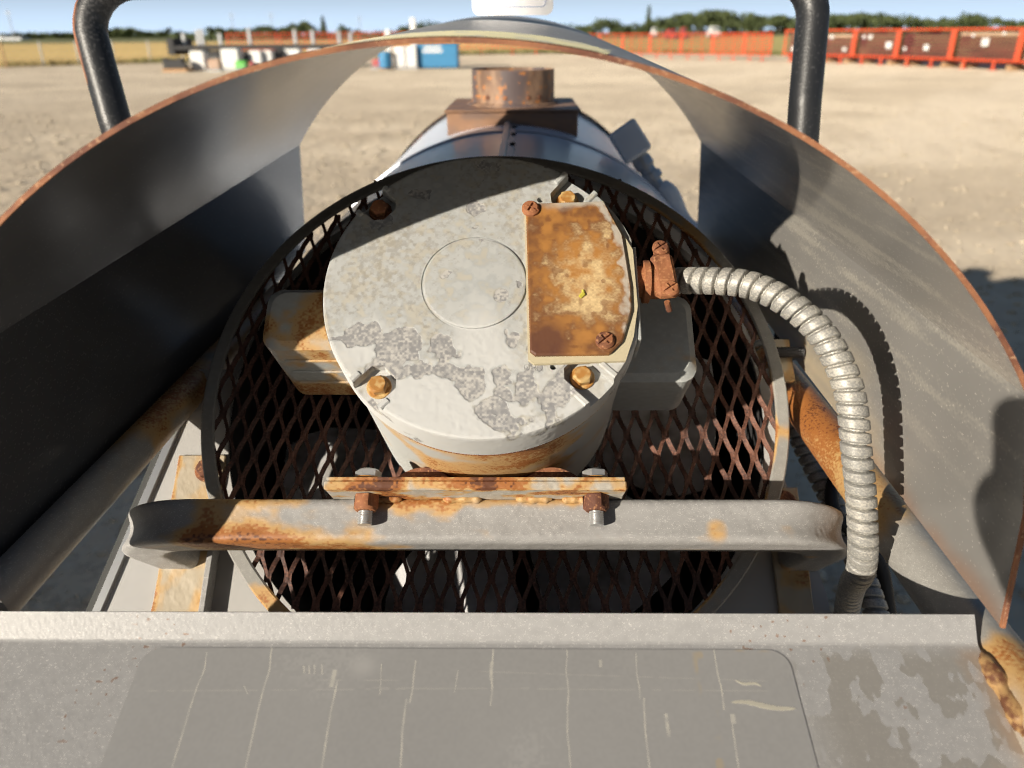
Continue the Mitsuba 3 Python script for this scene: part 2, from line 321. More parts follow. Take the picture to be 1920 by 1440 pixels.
def f_flue_box(p, n, uv):
    f = fbm(p.x * 40, p.y * 40, p.z * 60, 3)
    return mix(mi.Color3f(0.29, 0.165, 0.10), mi.Color3f(0.20, 0.13, 0.10), smoothstep(0.35, 0.7, f))
def f_white_panel(p, n, uv):
    f = fbm(p.x * 40, p.y * 40, p.z * 40, 3)
    return mi.Color3f(0.36, 0.355, 0.345) * (0.94 + 0.12 * f)
def f_strap(p, n, uv):
    x, y, z = FL(p); g = grain(p, 700); f = fbm(x * 60, y * 45, z * 60, 4)
    return rusty(C(0.36, 0.31, 0.23), f * 0.85 + 0.02 + smoothstep(0.013, 0.017, dr.abs(dr.abs(x + .0038) - .200)) * 0.15, g)
def f_conduit(p, n, uv):
    g = noise(p.x * 1400, p.y * 1400, p.z * 1400); f = fbm(p.x * 80, p.y * 80, p.z * 80, 2)
    return mix(mi.Color3f(0.24, 0.238, 0.225), mi.Color3f(0.42, 0.40, 0.355), smoothstep(0.35, 0.8, g * 0.6 + f * 0.4))
def f_blade(p, n, uv):
    f = fbm(p.x * 50, p.y * 50, p.z * 50, 4)
    return mix(mi.Color3f(0.50, 0.50, 0.51), mi.Color3f(0.26, 0.25, 0.23), smoothstep(0.42, 0.75, f))
def f_ground(p, n, uv):
    g = noise(p.x * 26, p.y * 26); f = fbm(p.x * 1.1, p.y * 1.1, 0.0, 3); f2 = fbm(p.x * 0.22 + 4, p.y * 0.5, 0.0, 3); g3 = noise(p.x * 90, p.y * 90); sc = noise(p.x * 7, p.y * 7)
    c = mix(mi.Color3f(0.46, 0.385, 0.285), mi.Color3f(0.56, 0.475, 0.355), smoothstep(0.35, 0.65, f * 0.55 + f2 * 0.45))
    c = mix(c, mi.Color3f(0.63, 0.54, 0.41), smoothstep(0.55, 0.72, f2 + (g - .5) * .12) * 0.5)
    q = p.x * 0.83 - p.y * 0.55; r = p.x * 0.55 + p.y * 0.83
    tr = smoothstep(0.56, 0.72, fbm(q * 1.3, r * 0.10, 3.0, 3) + (sc - .5) * .10)
    c = mix(c, mi.Color3f(0.60, 0.52, 0.41), tr * 0.45)
    c = mix(c, mi.Color3f(0.34, 0.275, 0.20), smoothstep(0.60, 0.74, fbm(p.x * 2.2 + 9, p.y * 1.2, 0.0, 3)) * 0.35)
    c = mix(c, mi.Color3f(0.30, 0.235, 0.165), smoothstep(0.62, 0.8, g * 0.5 + g3 * 0.3 + sc * 0.3) * 0.5)
    return mix(c, mi.Color3f(0.60, 0.53, 0.43), smoothstep(0.72, 0.82, g3) * 0.35)
def b_ground(p, n, uv): return 0.006 * noise(p.x * 30, p.y * 30) + 0.012 * noise(p.x * 9, p.y * 9) + 0.03 * fbm(p.x * 1.6, p.y * 2.2, 0.0, 2)
def f_field(p, n, uv):
    f = fbm(p.x * 0.05, p.y * 0.12, 0.0, 3); g = noise(p.x * 1.3, p.y * 0.4)
    c = mix(mi.Color3f(0.50, 0.36, 0.15), mi.Color3f(0.42, 0.31, 0.13), smoothstep(0.3, 0.7, f * 0.7 + g * 0.3))
    green = smoothstep(-6.0, 6.0, p.x + (f - 0.5) * 8)
    return mix(c, mi.Color3f(0.20, 0.19, 0.075), green * 0.85)
def f_leaf(p, n, uv):
    f = noise(p.x * 0.9, p.y * 0.9, p.z * 0.9)
    return mix(mi.Color3f(0.045, 0.065, 0.022), mi.Color3f(0.095, 0.115, 0.040), f)
def f_weed(p, n, uv): return mix(mi.Color3f(0.10, 0.12, 0.035), mi.Color3f(0.30, 0.22, 0.10), noise(p.x * 0.6, p.y * 0.6))

def P(name, col, rough=0.6, metal=0.0, bump=None, eps=3e-4, **kw):
    b = {'type': 'principled', 'base_color': proc(col) if callable(col) else {'type': 'rgb', 'value': list(col)}, 'roughness': rough, 'metallic': metal, **kw}
    if bump: b = {'type': 'bumpmap', 'arbitrary': proc(bump, eps=eps), 'scale': 1.0, 'bsdf': b}
    scene[name] = {'type': 'twosided', 'bsdf': b}
    return name
def b_grain(p, n, uv): return 0.00010 * noise(p.x * 1100, p.y * 1100, p.z * 1100)
def b_rust(p, n, uv): return 0.00022 * noise(p.x * 520, p.y * 420, p.z * 420) + 0.0006 * noise(p.x * 130, p.y * 130, p.z * 130)
P('m_paint', f_paint, 0.5, bump=b_grain); P('m_bar', f_bar, 0.55, bump=b_rust); P('m_mount', f_mount, 0.6, bump=b_rust); P('m_cover', f_plate_rust, 0.55, bump=b_grain)
P('m_cap', f_cap, 0.7, bump=b_cap); P('m_box', f_box, 0.5, bump=b_grain); P('m_body', f_body, 0.55); P('m_rust', f_rust, 0.8, bump=b_rust); P('m_mesh', f_mesh, 0.7)
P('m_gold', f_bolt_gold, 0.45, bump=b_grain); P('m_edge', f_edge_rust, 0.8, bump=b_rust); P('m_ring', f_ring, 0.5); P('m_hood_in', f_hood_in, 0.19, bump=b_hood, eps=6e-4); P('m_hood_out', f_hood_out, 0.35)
P('m_weld', lambda p, n, uv: mix(mi.Color3f(0.33, 0.20, 0.085), mi.Color3f(0.12, 0.05, 0.025), smoothstep(0.38, 0.62, fbm(p.x * 230, p.y * 230, p.z * 230, 3))), 0.45, bump=b_rust); P('m_tube', f_tube, 0.42, bump=b_grain); P('m_panel', f_panel, 0.5, bump=b_grain); P('m_decal', f_decal, 0.42); P('m_handle', f_handle, 0.42, bump=b_grain); P('m_flue', f_flue, 0.6, metal=0.05); P('m_flue_box', f_flue_box, 0.45, metal=0.15)
P('m_peel', (0.36, 0.345, 0.29), 0.6); P('m_white_panel', f_white_panel, 0.4); P('m_strap', f_strap, 0.55, bump=b_rust); P('m_conduit', f_conduit, 0.48, metal=0.12); P('m_blade', f_blade, 0.6)
P('m_zinc', (0.50, 0.51, 0.52), 0.35, metal=0.7); P('m_barrel', (0.58, 0.62, 0.69), 0.26, metal=0.2); P('m_black', (0.012, 0.012, 0.013), 0.6); P('m_dark', (0.03, 0.03, 0.032), 0.7); P('m_alu', (0.55, 0.55, 0.54), 0.3, metal=0.8)
P('m_rubber', (0.05, 0.052, 0.05), 0.8); P('m_gasket', (0.42, 0.37, 0.25), 0.7); P('m_residue', lambda p, n, uv: mix(mi.Color3f(0.62, 0.58, 0.36), mi.Color3f(0.45, 0.44, 0.36), smoothstep(0.55, 0.7, fbm(p.x * 120, p.y * 120, p.z * 60, 2) + 0.14 * smoothstep(0.001, 0.0002, dr.abs(dr.abs(p.y - 0.318) - 0.009)))), 0.7)
P('m_grey_plastic', (0.55, 0.60, 0.66), 0.5); P('m_paper', (0.62, 0.62, 0.63), 0.6); P('m_blueprint', (0.33, 0.38, 0.52), 0.6); P('m_yellow', (0.42, 0.38, 0.05), 0.6)
P('m_ground', f_ground, 0.9, bump=b_ground, eps=4e-3); P('m_field', f_field, 0.95); P('m_stone', lambda p, n, uv: mix(mi.Color3f(0.34, 0.28, 0.20), mi.Color3f(0.52, 0.45, 0.35), noise(p.x * 17, p.y * 17)), 0.9)
P('m_weed', f_weed, 0.9); P('m_leaf', f_leaf, 0.8); P('m_trunk', (0.10, 0.08, 0.06), 0.9); P('m_orange', (0.60, 0.085, 0.032), 0.5); P('m_brown', lambda p, n, uv: mix(mi.Color3f(0.19, 0.050, 0.040), mi.Color3f(0.09, 0.030, 0.028), noise(p.x * 2, p.y * 2, p.z * 14)), 0.7)
P('m_tan', lambda p, n, uv: mix(mi.Color3f(0.52, 0.36, 0.25), mi.Color3f(0.38, 0.24, 0.17), noise(p.x * 6, p.y * 6, p.z * 9)), 0.8); P('m_white', (0.72, 0.72, 0.70), 0.5); P('m_green', (0.10, 0.48, 0.06), 0.5); P('m_blue', (0.045, 0.21, 0.40), 0.5); P('m_red', (0.42, 0.05, 0.05), 0.5)
P('m_postgrey', (0.42, 0.43, 0.44), 0.5, metal=0.3); P('m_wood', (0.42, 0.26, 0.14), 0.8); P('m_far', (0.13, 0.135, 0.07), 0.95); P('m_glass', (0.03, 0.035, 0.04), 0.1); P('m_teal', (0.03, 0.30, 0.30), 0.6)

# ------------------------------------------------------------------ the setting
def sheet(pts, z):
    from trimesh.creation import triangulate_polygon
    v, f = triangulate_polygon(Polygon(pts), engine='earcut'); return trimesh.Trimesh(np.c_[v, np.full(len(v), z)], f, process=False)
put('ground', sheet([(-5000, -3000), (5000, -3000), (5000, 6000), (-5000, 6000)], 0.0), 'm_ground', smooth=False, kind='structure', label='dry tan gravel yard of packed dirt')
FB = [(-80, -16), (-20.5, 32.5), (-15.9, 36.2), (-9, 41.5), (-1, 47), (4, 47.5), (9.6, 42), (14, 37), (22, 26), (60, 0)]
put('field', sheet(FB + [(2500, 0), (2500, 5500), (-3500, 5500), (-3500, -16)], 0.004), 'm_field', smooth=False, kind='structure', label='flat golden stubble field turning to olive grass behind the yard')
put('far_grassland', sheet([(-3400, 400), (-150, 150), (-60, 165), (60, 190), (2400, 420), (2400, 5400), (-3400, 5400)], 0.03), 'm_far', smooth=False, kind='structure', label='dark strip of far grassland below the horizon')
ico = trimesh.creation.icosphere(subdivisions=0); ico1 = trimesh.creation.icosphere(subdivisions=1)
def stones():
    V, Fc, k = [], [], 0
    for i in range(14000):
        y = 1.2 + 11 * rng.random() ** 1.5; x = (rng.random() * 2 - 1) * (0.8 * y + 0.6)
        r = (0.003 + 0.013 * rng.random() ** 4) * (1 + 0.06 * y)
        M = trimesh.transformations.random_rotation_matrix(rng.random(3))[:3, :3]
        v = ico.vertices * (r * (0.6 + 0.8 * rng.random(3))) @ M.T; v[:, 2] *= 0.7
        V.append(v + [x, y, r * 0.25]); Fc.append(ico.faces + k); k += len(v)
    return trimesh.Trimesh(np.vstack(V), np.vstack(Fc), process=False)
put('gravel', stones(), 'm_stone', smooth=False, kind='stuff', category='gravel', label='loose small gravel stones scattered over the yard')
def weeds():
    V, Fc, k = [], [], 0
    line = np.array(FB[1:8], float); L = np.r_[0, np.cumsum(np.linalg.norm(np.diff(line, axis=0), axis=1))]
    for i in range(5000):
        s = rng.random() * L[-1]; p = np.array([np.interp(s, L, line[:, 0]), np.interp(s, L, line[:, 1])]); off = rng.random() * 2.6 - 0.3
        p = p + np.array([-0.55, 0.83]) * off; h = 0.08 + 0.20 * rng.random(); w = 0.02 + 0.05 * rng.random(); t = rng.random() * 6.28
        d = np.array([math.cos(t), math.sin(t), 0]) * w; b = np.array([p[0], p[1], 0.0])
        V += [b - d, b + d, b + [rng.normal() * .06, rng.normal() * .06, h]]; Fc.append([k, k + 1, k + 2]); k += 3
    return trimesh.Trimesh(np.array(V), np.array(Fc), process=False)
put('weeds', weeds(), 'm_weed', smooth=False, kind='stuff', category='weeds', label='low green and brown weeds along the edge of the field')

# ------------------------------------------------------------------ the heater
HT = 'construction_heater'
tag(HT, 'rusty grey construction heater seen from its fan end under a curved hood', 'heater')
# hood: arch on two upright sides, local x and h (0 at the crease)
xc, hw, RA, hc = -0.0277, 0.2285, 0.2648, -0.1335
def arch_h(x): return np.sqrt(RA * RA - x * x) - math.sqrt(RA * RA - hw * hw)
xa = np.linspace(-hw, hw, 73)
sec = np.vstack([[[-hw, h] for h in np.linspace(-0.117, -0.004, 8)], np.c_[xa, arch_h(xa)], [[hw, h] for h in np.linspace(-0.004, -0.096, 8)]])
tg = np.gradient(sec, axis=0); tg /= np.linalg.norm(tg, axis=1, keepdims=True); sn = np.c_[-tg[:, 1], tg[:, 0]]
def hood_pt(x, h, v, yf=0.2787):
    """v 0 at the front rim, 1 at the far edge"""
    h = np.asarray(h, float); lean = math.tan(math.radians(5.3 + 8 * v)); dy = np.where(h < 0, (1 - v) * np.interp(h, [-.12, -.0925, -.044, 0], [-.0270, -.0235, -.0175, 0]) + v * lean * h, lean * h); y = yf + v * 0.632 + dy
    return np.stack([xc + x, y, hc + H + h + 0.031 * (y - yf - dy)], -1)
def hood_surface(off, v0=0.0, v1=1.0, nv=24, s=sec, nrm=sn):
    q = s + nrm * off; V = np.stack([hood_pt(q[:, 0], q[:, 1], v) for v in np.linspace(v0, v1, nv)], 0); k = len(s)
    i, j = np.meshgrid(np.arange(nv - 1), np.arange(k - 1), indexing='ij')
    return V.reshape(-1, 3), np.stack([i * k + j, i * k + j + 1, (i + 1) * k + j + 1, (i + 1) * k + j], -1).reshape(-1, 4)
def strip(A, B): 
    k = len(A); j = np.arange(k - 1); return np.vstack([A, B]), np.stack([j, j + 1, k + j + 1, k + j], -1)
TH = 0.0013
vi, fi = hood_surface(0); vo, fo = hood_surface(TH); k = len(sec)
put(HT + '__hood', (vi, fi), 'm_hood_in', smooth=28, label='grey sheet metal rain hood, sooty and glossy inside, with shade painted into its left')
put(HT + '__hood__outer_skin', cat((vo, fo), strip(vi[-k:], vo[-k:]), strip(vi[::k], vo[::k]), strip(vi[k - 1::k], vo[k - 1::k])), 'm_hood_out', smooth=28)
q0 = sec + sn * -0.0003; q1 = sec + sn * (TH + 0.0003); w_ = 0.0014 / 0.632
jag = lambda s: np.array([meshkit.noise(np.array([i * 0.9, s, 0.0])) for i in range(k)]) * 0.0006
A0 = hood_pt(q0[:, 0], q0[:, 1], -0.0006) ; A1 = hood_pt(q1[:, 0], q1[:, 1], -0.0006); A0[:, 1] += jag(1); A1[:, 1] += jag(2)
B0 = hood_pt(q0[:, 0], q0[:, 1], w_); B1 = hood_pt(q1[:, 0], q1[:, 1], w_)
put(HT + '__hood__rusty_rim', cat(strip(A0, A1), strip(A1, B1), strip(B0, A0)), 'm_edge', smooth=40, label='orange rusted raw edge of the hood')
# old sticker glue on the outside of the arch
xs = np.linspace(-0.115, 0.058, 40); ss = np.c_[xs, arch_h(xs)]; nn = np.c_[xs / RA, np.sqrt(1 - (xs / RA) ** 2)]
V = np.stack([hood_pt(*(ss + nn * (TH + 0.0005)).T, v) for v in np.linspace(0.006, 0.105, 12)], 0)
V[:, -1, 0] += rng.normal(0, .0012, 12); V[-1, :, 1] += rng.normal(0, .0015, 40)
i, j = np.meshgrid(np.arange(11), np.arange(39), indexing='ij')
put(HT + '__hood__sticker_residue', (V.reshape(-1, 3), np.stack([i * 40 + j, i * 40 + j + 1, (i + 1) * 40 + j + 1, (i + 1) * 40 + j], -1).reshape(-1, 4)), 'm_residue', label='faded pale yellow sticker remains on the hood top')
xs = np.linspace(0.088, 0.135, 14); ss = np.c_[xs, arch_h(xs)]; nn = np.c_[xs / RA, np.sqrt(1 - (xs / RA) ** 2)]
put(HT + '__hood__scraped_streak', strip(hood_pt(*(ss + nn * (TH + .0005)).T, 0.03), hood_pt(*(ss + nn * (TH + .0005)).T, 0.045)), 'm_paper', label='pale scraped streak on the hood shoulder')

# frame tubes
for s, (xt, zt, y1) in enumerate(((-0.2435, -0.2350, 0.735), (0.2026, -0.2475, 0.735))):
    Pp = np.stack([np.full(60, xt), np.linspace((0.269, -0.02)[s], y1, 60), np.full(60, H + zt)], 1)
    put(HT + '__frame_tube', sweep(Pp, (0.0116, 0.0140)[s], 40), 'm_tube', smooth=40, label='rusted grey frame tube on the %s' % ('left', 'right')[s])
def weld(p, q, r, n=40, seed=0, flat=1.0):
    Pp = np.linspace(p, q, n); t = np.linspace(0, 1, n)
    return lumpy(sweep(Pp, r * (np.clip(np.minimum(t, 1 - t) * 8, 0.1, 1) ** .5) * (0.92 + 0.10 * np.sin(t * 17 + seed)), 12), r * 0.26, 320, seed)
put(HT + '__weld_bead', weld([0.1905, 0.2495, H - 0.2375], [0.1930, 0.208, H - 0.2455], 0.0046, seed=3), 'm_weld', label='lumpy weld bead joining panel and right tube')
# handle hoop over the barrel
def arc_path(pts, r, n=9):
    pts = [np.asarray(p, float) for p in pts]; out = [pts[0]]
    for a, b, c in zip(pts, pts[1:], pts[2:]):
        u = (a - b) / np.linalg.norm(a - b); v = (c - b) / np.linalg.norm(c - b); ang = math.acos(np.clip(u @ v, -1, 1)); d = r / math.tan(ang / 2)
        ctr = b + (u + v) / np.linalg.norm(u + v) * r / math.sin(ang / 2); p0, p1 = b + u * d, b + v * d
        for t in np.linspace(0, 1, n):
            w = (p0 - ctr) * (1 - t) + (p1 - ctr) * t; out.append(ctr + w / np.linalg.norm(w) * r)
    out.append(pts[-1]); return np.array(out)
hp = arc_path([(-0.286, 0.600, -0.25), (-0.319, 0.627, -0.060), (-0.3410, 0.656, 0.0375), (0.2225, 0.664, 0.0425), (0.2165, 0.632, -0.05), (0.2225, 0.603, -0.25)], 0.034)
hp[:, 2] += H
put(HT + '__handle', sweep(np.vstack([np.linspace(a, b, 6, endpoint=False) for a, b in zip(hp, hp[1:])] + [hp[-1:]]), 0.0121, 36), 'm_handle', smooth=40, label='black painted lifting hoop with rust flakes')

# rear control panel: flange, sloped face, rear face
yC, zC = 0.2507, H - 0.235
u55 = np.array([0, math.cos(math.radians(55)), math.sin(math.radians(55))]); d19 = np.array([0, -math.cos(math.radians(19)), -math.sin(math.radians(19))])
pr = [np.array([0, yC, zC]) + u55 * 0.0124]
for t in np.linspace(0, 1, 7):
    an = math.radians(55 * (1 - t) + 19 * t); pr.append(pr[-1] + np.array([0, -math.cos(an), -math.sin(an)]) * 0.0004 if t > 0 else np.array([0, yC, zC]) + u55 * 0.0014)
pr.append(pr[-1] + d19 * 0.115); pr.append(pr[-1] + np.array([0, -0.004, -0.006])); pr.append(pr[-1] + np.array([0, 0, -0.22]))
pr = np.array(pr)
def panel_strip(prof, x0, x1, th=0.0018):
    prof = np.asarray(prof); t = np.gradient(prof, axis=0); nrm = np.stack([0 * t[:, 0], t[:, 2], -t[:, 1]], 1); nrm /= np.linalg.norm(nrm, axis=1, keepdims=True)
    if nrm[1, 2] > 0: nrm = -nrm
    k = len(prof); loop = np.vstack([prof, (prof + nrm * th)[::-1]]); n2 = len(loop)
    V = np.vstack([loop + [x0, 0, 0], loop + [x1, 0, 0]]); j = np.arange(n2)
    f = np.stack([j, (j + 1) % n2, n2 + (j + 1) % n2, n2 + j], -1)
    caps = [[b + i, b + i + 1, b + n2 - 2 - i, b + n2 - 1 - i] for b in (0, n2) for i in range(k - 1)]
    m = to_tm((V, np.vstack([f, caps]))); m.fix_normals(); return m
put(HT + '__rear_panel', panel_strip(pr, -0.2620, 0.1900), 'm_panel', smooth=25, label='light grey control panel with speckled paint in front of the fan')
dn = np.array([0, -math.sin(math.radians(19)), math.cos(math.radians(19))])
D0 = np.array([0, yC, zC]); dx0, dx1, dt0, dt1 = -0.1605, 0.1095, 0.0028, 0.108
pl = Polygon([(dx0, -dt1), (dx1, -dt1), (dx1, -dt0), (dx0, -dt0)]).buffer(-0.008).buffer(0.008, quad_segs=8)
MD = np.eye(4); MD[:3, 1] = -d19; MD[:3, 2] = dn; MD[:3, 3] = D0 + dn * 0.0007
put(HT + '__rear_panel__decal', prism(pl, 0.0, 0.00015), 'm_decal', MD, smooth=False, label='blank grey faded decal with scratches')
for (cx, cy, w, h) in ((0.0905, -0.0175, 0.005, 0.0007), (0.0945, -0.0265, 0.0125, 0.0012)):
    t = np.linspace(-1, 1, 24); up = h * (1 - t * t) ** .5 * (0.7 + .4 * rng.random(24)); lo = -h * (1 - t * t) ** .5 * (0.5 + .4 * rng.random(24))
    wave = 0.0006 * np.sin(t * 3.2 + cx * 900) - 0.0012 * t
    put(HT + '__rear_panel__peeled_flake', prism(Polygon(np.vstack([np.c_[cx + w * t, cy + wave + up], np.c_[cx + w * t, cy + wave + lo][::-1]])).buffer(0), 0.0002, 0.0005), 'm_peel', MD, smooth=False, label='curled peeled spot in the decal')

for x0 in (-0.2625, 0.1868):
    put(HT + '__panel_side', prism(Polygon([(0.139, -0.285 + H), (0.139, -0.50 + H), (0.30, -0.50 + H), (0.262, -0.30 + H), (0.249, -0.2385 + H)]), x0, x0 + 0.0022), 'm_paint', np.array([[0, 0, 1, 0], [1, 0, 0, 0], [0, 1, 0, 0], [0, 0, 0, 1.0]]), smooth=False)

# fan mounting plate, straps, seal
mp = unary_union([Point(0, 0).buffer(0.1965, quad_segs=24), Polygon([(-0.2205, 0.030), (-0.2189, 0.0183), (-0.2564, -0.1404), (-0.278, -0.232), (0.222, -0.232), (0.217, -0.130), (0.199, -0.050), (0.199, 0.030)])]).difference(Point(0, 0).buffer(0.1915, quad_segs=24))
put(HT + '__fan_plate', prism(mp, -0.033, -0.030), 'm_white_panel', FAN, smooth=False, label='pale grey mounting plate around the fan opening')
nl = np.array([-0.1587, -0.0375]); nl = np.array([-0.973, 0.230])     # outward normal of the plate's left edge
p0, p1 = np.array([-0.2189, 0.0183]), np.array([-0.278, -0.232])
for o0, o1, z0, z1, mm, nm in ((-0.002, 0.0032, -0.034, -0.0265, 'm_alu', 'seal_trim'), (0.0034, 0.0085, -0.036, -0.0285, 'm_rubber', 'rubber_seal')):
    put(HT + '__fan_plate__' + nm, prism(Polygon([p0 + nl * o0, p1 + nl * o0, p1 + nl * o1, p0 + nl * o1]), z0, z1), mm, FAN, smooth=False)
for s, (x0, x1, y1) in enumerate(((-0.2215, -0.1885, -0.037), (0.184, 0.2065, -0.060))):
    st = put(HT + '__strap', lumpy(cbox(x0, x1, -0.25, y1, -0.0298, -0.0262, 0.0006).subdivide_to_size(0.004), 0.0006, 90, 4), 'm_strap', FAN, smooth=40, label='rusty flat strap %s of the fan ring' % ('left', 'right')[s])
    put(st + '__bolt', hexhead(0.011, 0.006, 0.0085, z0=-0.0262), 'm_rust', FAN @ trimesh.transformations.translation_matrix([x1 - 0.011 if s == 0 else x0 + .012, y1 - 0.011, 0]), smooth=25)
put(HT + '__strap__lip', cbox(-0.1875, -0.1835, -0.25, -0.09, -0.0298, -0.018, 0.0005), 'm_paint', FAN, smooth=False)

# guard ring and expanded metal screen
ring = put(HT + '__guard_ring', lathe([(0.1905, -0.0008), (0.1915, 0), (0.1985, 0), (0.1995, -0.001), (0.1995, -0.010), (0.1980, -0.010), (0.1980, -0.002), (0.1905, -0.002)], 160, closed=True), 'm_ring', FAN, smooth=35, label='round steel guard ring in front of the fan')
def strands():
    px, py, hb = 0.0128, 0.0158, 0.0034; V, Fc, k = [], [], 0
    for j in range(-13, 14):
        for i in range(-18, 19):
            bx, by = (i + 0.5 * (j % 2)) * px, j * py + 0.002
            for sx in (-0.5, 0.5):
                ex, ey = bx + sx * px, by + py
                # polyline: from the bond, out, to the next bond
                Q = np.array([(bx + sx * 0.0020, by - hb * .9), (bx + sx * 0.0023, by + hb * .8), (bx + sx * px * 0.5, (by + ey) / 2), (ex - sx * 0.0023, ey - hb * .8), (ex - sx * 0.0020, ey + hb * .9)])
                if np.hypot(Q[:, 0], Q[:, 1]).max() > 0.1945: 
                    if np.hypot(*Q[2]) > 0.1925: continue
                d = np.gradient(Q, axis=0); d /= np.linalg.norm(d, axis=1, keepdims=True); nr = np.c_[-d[:, 1], d[:, 0]]
                hwid = np.array([.0012, .0013, .0012, .0013, .0012]); zz = np.array([0, .0002, .0012 * sx * 2, -.0002, 0]) * .6; tl = sx * 2 * np.array([.0, .0005, .0008, .0005, 0])
                zt = 0.0006
                L = np.c_[Q + nr * hwid[:, None], zz + tl + zt]; Rr = np.c_[Q - nr * hwid[:, None], zz - tl + zt]; L2 = L - [0, 0, 2 * zt]; R2 = Rr - [0, 0, 2 * zt]
                V.append(np.stack([L, Rr, R2, L2], 1).reshape(-1, 3))
                for s in range(4):
                    for c in range(4):
                        a0 = k + s * 4 + c; b0 = k + s * 4 + (c + 1) % 4; Fc += [[a0, b0, b0 + 4], [a0, b0 + 4, a0 + 4]]
                k += 20
    V = np.vstack(V); V[:, 2] -= 0.0042; return trimesh.Trimesh(V, np.array(Fc), process=False)
put(ring + '__expanded_metal_screen', strands(), 'm_mesh', FAN, smooth=False, label='rusty brown diamond mesh screen')

# fan and its dark housing behind the screen
put(HT + '__fan_shroud', lathe([(0.1920, -0.0335), (0.1920, -0.17), (0.02, -0.17), (0.0, -0.17)], 72), 'm_dark', FAN, smooth=40)
fan = put(HT + '__fan_hub', disc_solid(0.042, -0.10, -0.055, 0.003, 40), 'm_blade', FAN)
for kk, an in enumerate((198, 256, 306, 0, 62, 130)):
    n_ = 9; rr = np.linspace(0.035, 0.168, n_); half = np.radians(np.interp(rr, [0.035, 0.09, 0.14, 0.168], [15, 21, 21, 15]))
    g = []
    for side in (0, 1):
        for r_, h_ in zip(rr, half):
            for t in np.linspace(-1, 1, 9):
                g.append([r_ * math.cos(h_ * t), r_ * math.sin(h_ * t), -0.074 + 0.024 * t + 0.004 * t * t - side * 0.0022])
    g = np.array(g); f = []
    for side in (0, 1):
        for i in range(n_ - 1):
            for j in range(8):
                q = side * n_ * 9 + i * 9 + j; f.append([q, q + 1, q + 10, q + 9])
    bl = to_tm((g, np.array(f))); bl.apply_transform(trimesh.transformations.rotation_matrix(math.radians(an), [0, 0, 1]))
    put(HT + '__fan_blade', bl, 'm_blade', FAN, smooth=True)

# ------------- motor
MOT = HT + '__motor'
body = lathe([(0, -0.012), (0.0775, -0.012), (0.0802, -0.008), (0.0802, 0.117), (0.0822, 0.1175), (0.0822, 0.1195), (0, 0.1195)], 120)
put(MOT, body, 'm_body', FAN, smooth=30, label='round grey electric fan motor with peeling paint and rust')
cap = m3.Manifold.revolve(m3.CrossSection([[(0, 0.1197), (0.0818, 0.1197), (0.0826, 0.1205), (0.0826, 0.1415), (0.0818, 0.1433), (0.0803, 0.144), (0, 0.144)]]), 180)
bolts = [(-0.0572, 0.0497), (0.0443, 0.0549), (-0.0506, -0.0534), (0.0492, -0.0486)]
cut = cbox(0.0768, 0.1, -0.1, 0.1, 0.1, 0.2); cap = cap - mf(cut)
for bx, by in bolts:
    an = math.atan2(by, bx); r = math.hypot(bx, by)
    slot = m3.CrossSection([[(-0.0085, -0.0085), (0.03, -0.0085), (0.03, 0.0085), (-0.0085, 0.0085)]]).offset(-0.004, m3.JoinType.Round).offset(0.004, m3.JoinType.Round) if hasattr(m3.CrossSection, 'offset') else None
    sl = m3.Manifold.extrude(slot, 0.02).rotate([0, 0, math.degrees(an)]).translate([bx, by, 0.1378])
    cap = cap - sl
for hx, hy, hr in ((0.0348, -0.0451, 0.0016), (0.0294, 0.0526, 0.0017)):
    cap = cap - m3.Manifold.cylinder(0.02, hr, hr, 20).translate([hx, hy, 0.135])
# shallow ring groove and raised hub
grv = m3.Manifold.revolve(m3.CrossSection([[(0.0262, 0.1434), (0.0273, 0.1434), (0.0279, 0.15), (0.0262, 0.15)]]), 96).translate([-0.0046, 0.002, 0])
cap = cap - grv
hub = m3.Manifold.revolve(m3.CrossSection([[(0, 0.143), (0.0262, 0.143), (0.0262, 0.1447), (0.0250, 0.1453), (0, 0.1453)]]), 96).translate([-0.0046, 0.002, 0])
cap = cap + hub
for bx, by in bolts:                                     # raised tabs beside the pockets
    an = math.atan2(by, bx)
    for sd in (-1, 1):
        tb = mf(cbox(0.002, 0.0145, -0.0016, 0.0016, 0.139, 0.1451, 0.0007)).rotate([0, 0, math.degrees(an)]).translate([bx - sd * 0.0102 * math.sin(an), by + sd * 0.0102 * math.cos(an), 0])
        cap = cap + (tb ^ m3.Manifold.cylinder(0.03, 0.0822, 0.0822, 120).translate([0, 0, 0.13]))
capm = to_tm(cap)
put(MOT + '__end_cap', capm, 'm_cap', FAN, smooth=28, label='cast end cap with flaking grey paint')
for i, (bx, by) in enumerate(bolts):
    tm = trimesh.transformations.translation_matrix([bx, by, 0])
    put(MOT + '__bolt', hexhead(0.0086, 0.0046, 0.0062, 0.0012, 0.1379), 'm_rust' if i == 0 else 'm_gold', FAN @ tm, smooth=25)
tx = meshkit.text_mesh('GRD', 0.0034, 0.0006); tx.apply_translation([0.0200, -0.0470, 0.1438]); put(MOT + '__cast_lettering', tx, 'm_cap', FAN, smooth=False, label='small raised GRD lettering')
tx = meshkit.text_mesh('O', 0.0028, 0.0003); tx.apply_translation([0.0165, 0.0495, 0.1439]); put(MOT + '__cast_lettering', tx, 'm_cap', FAN, smooth=False)
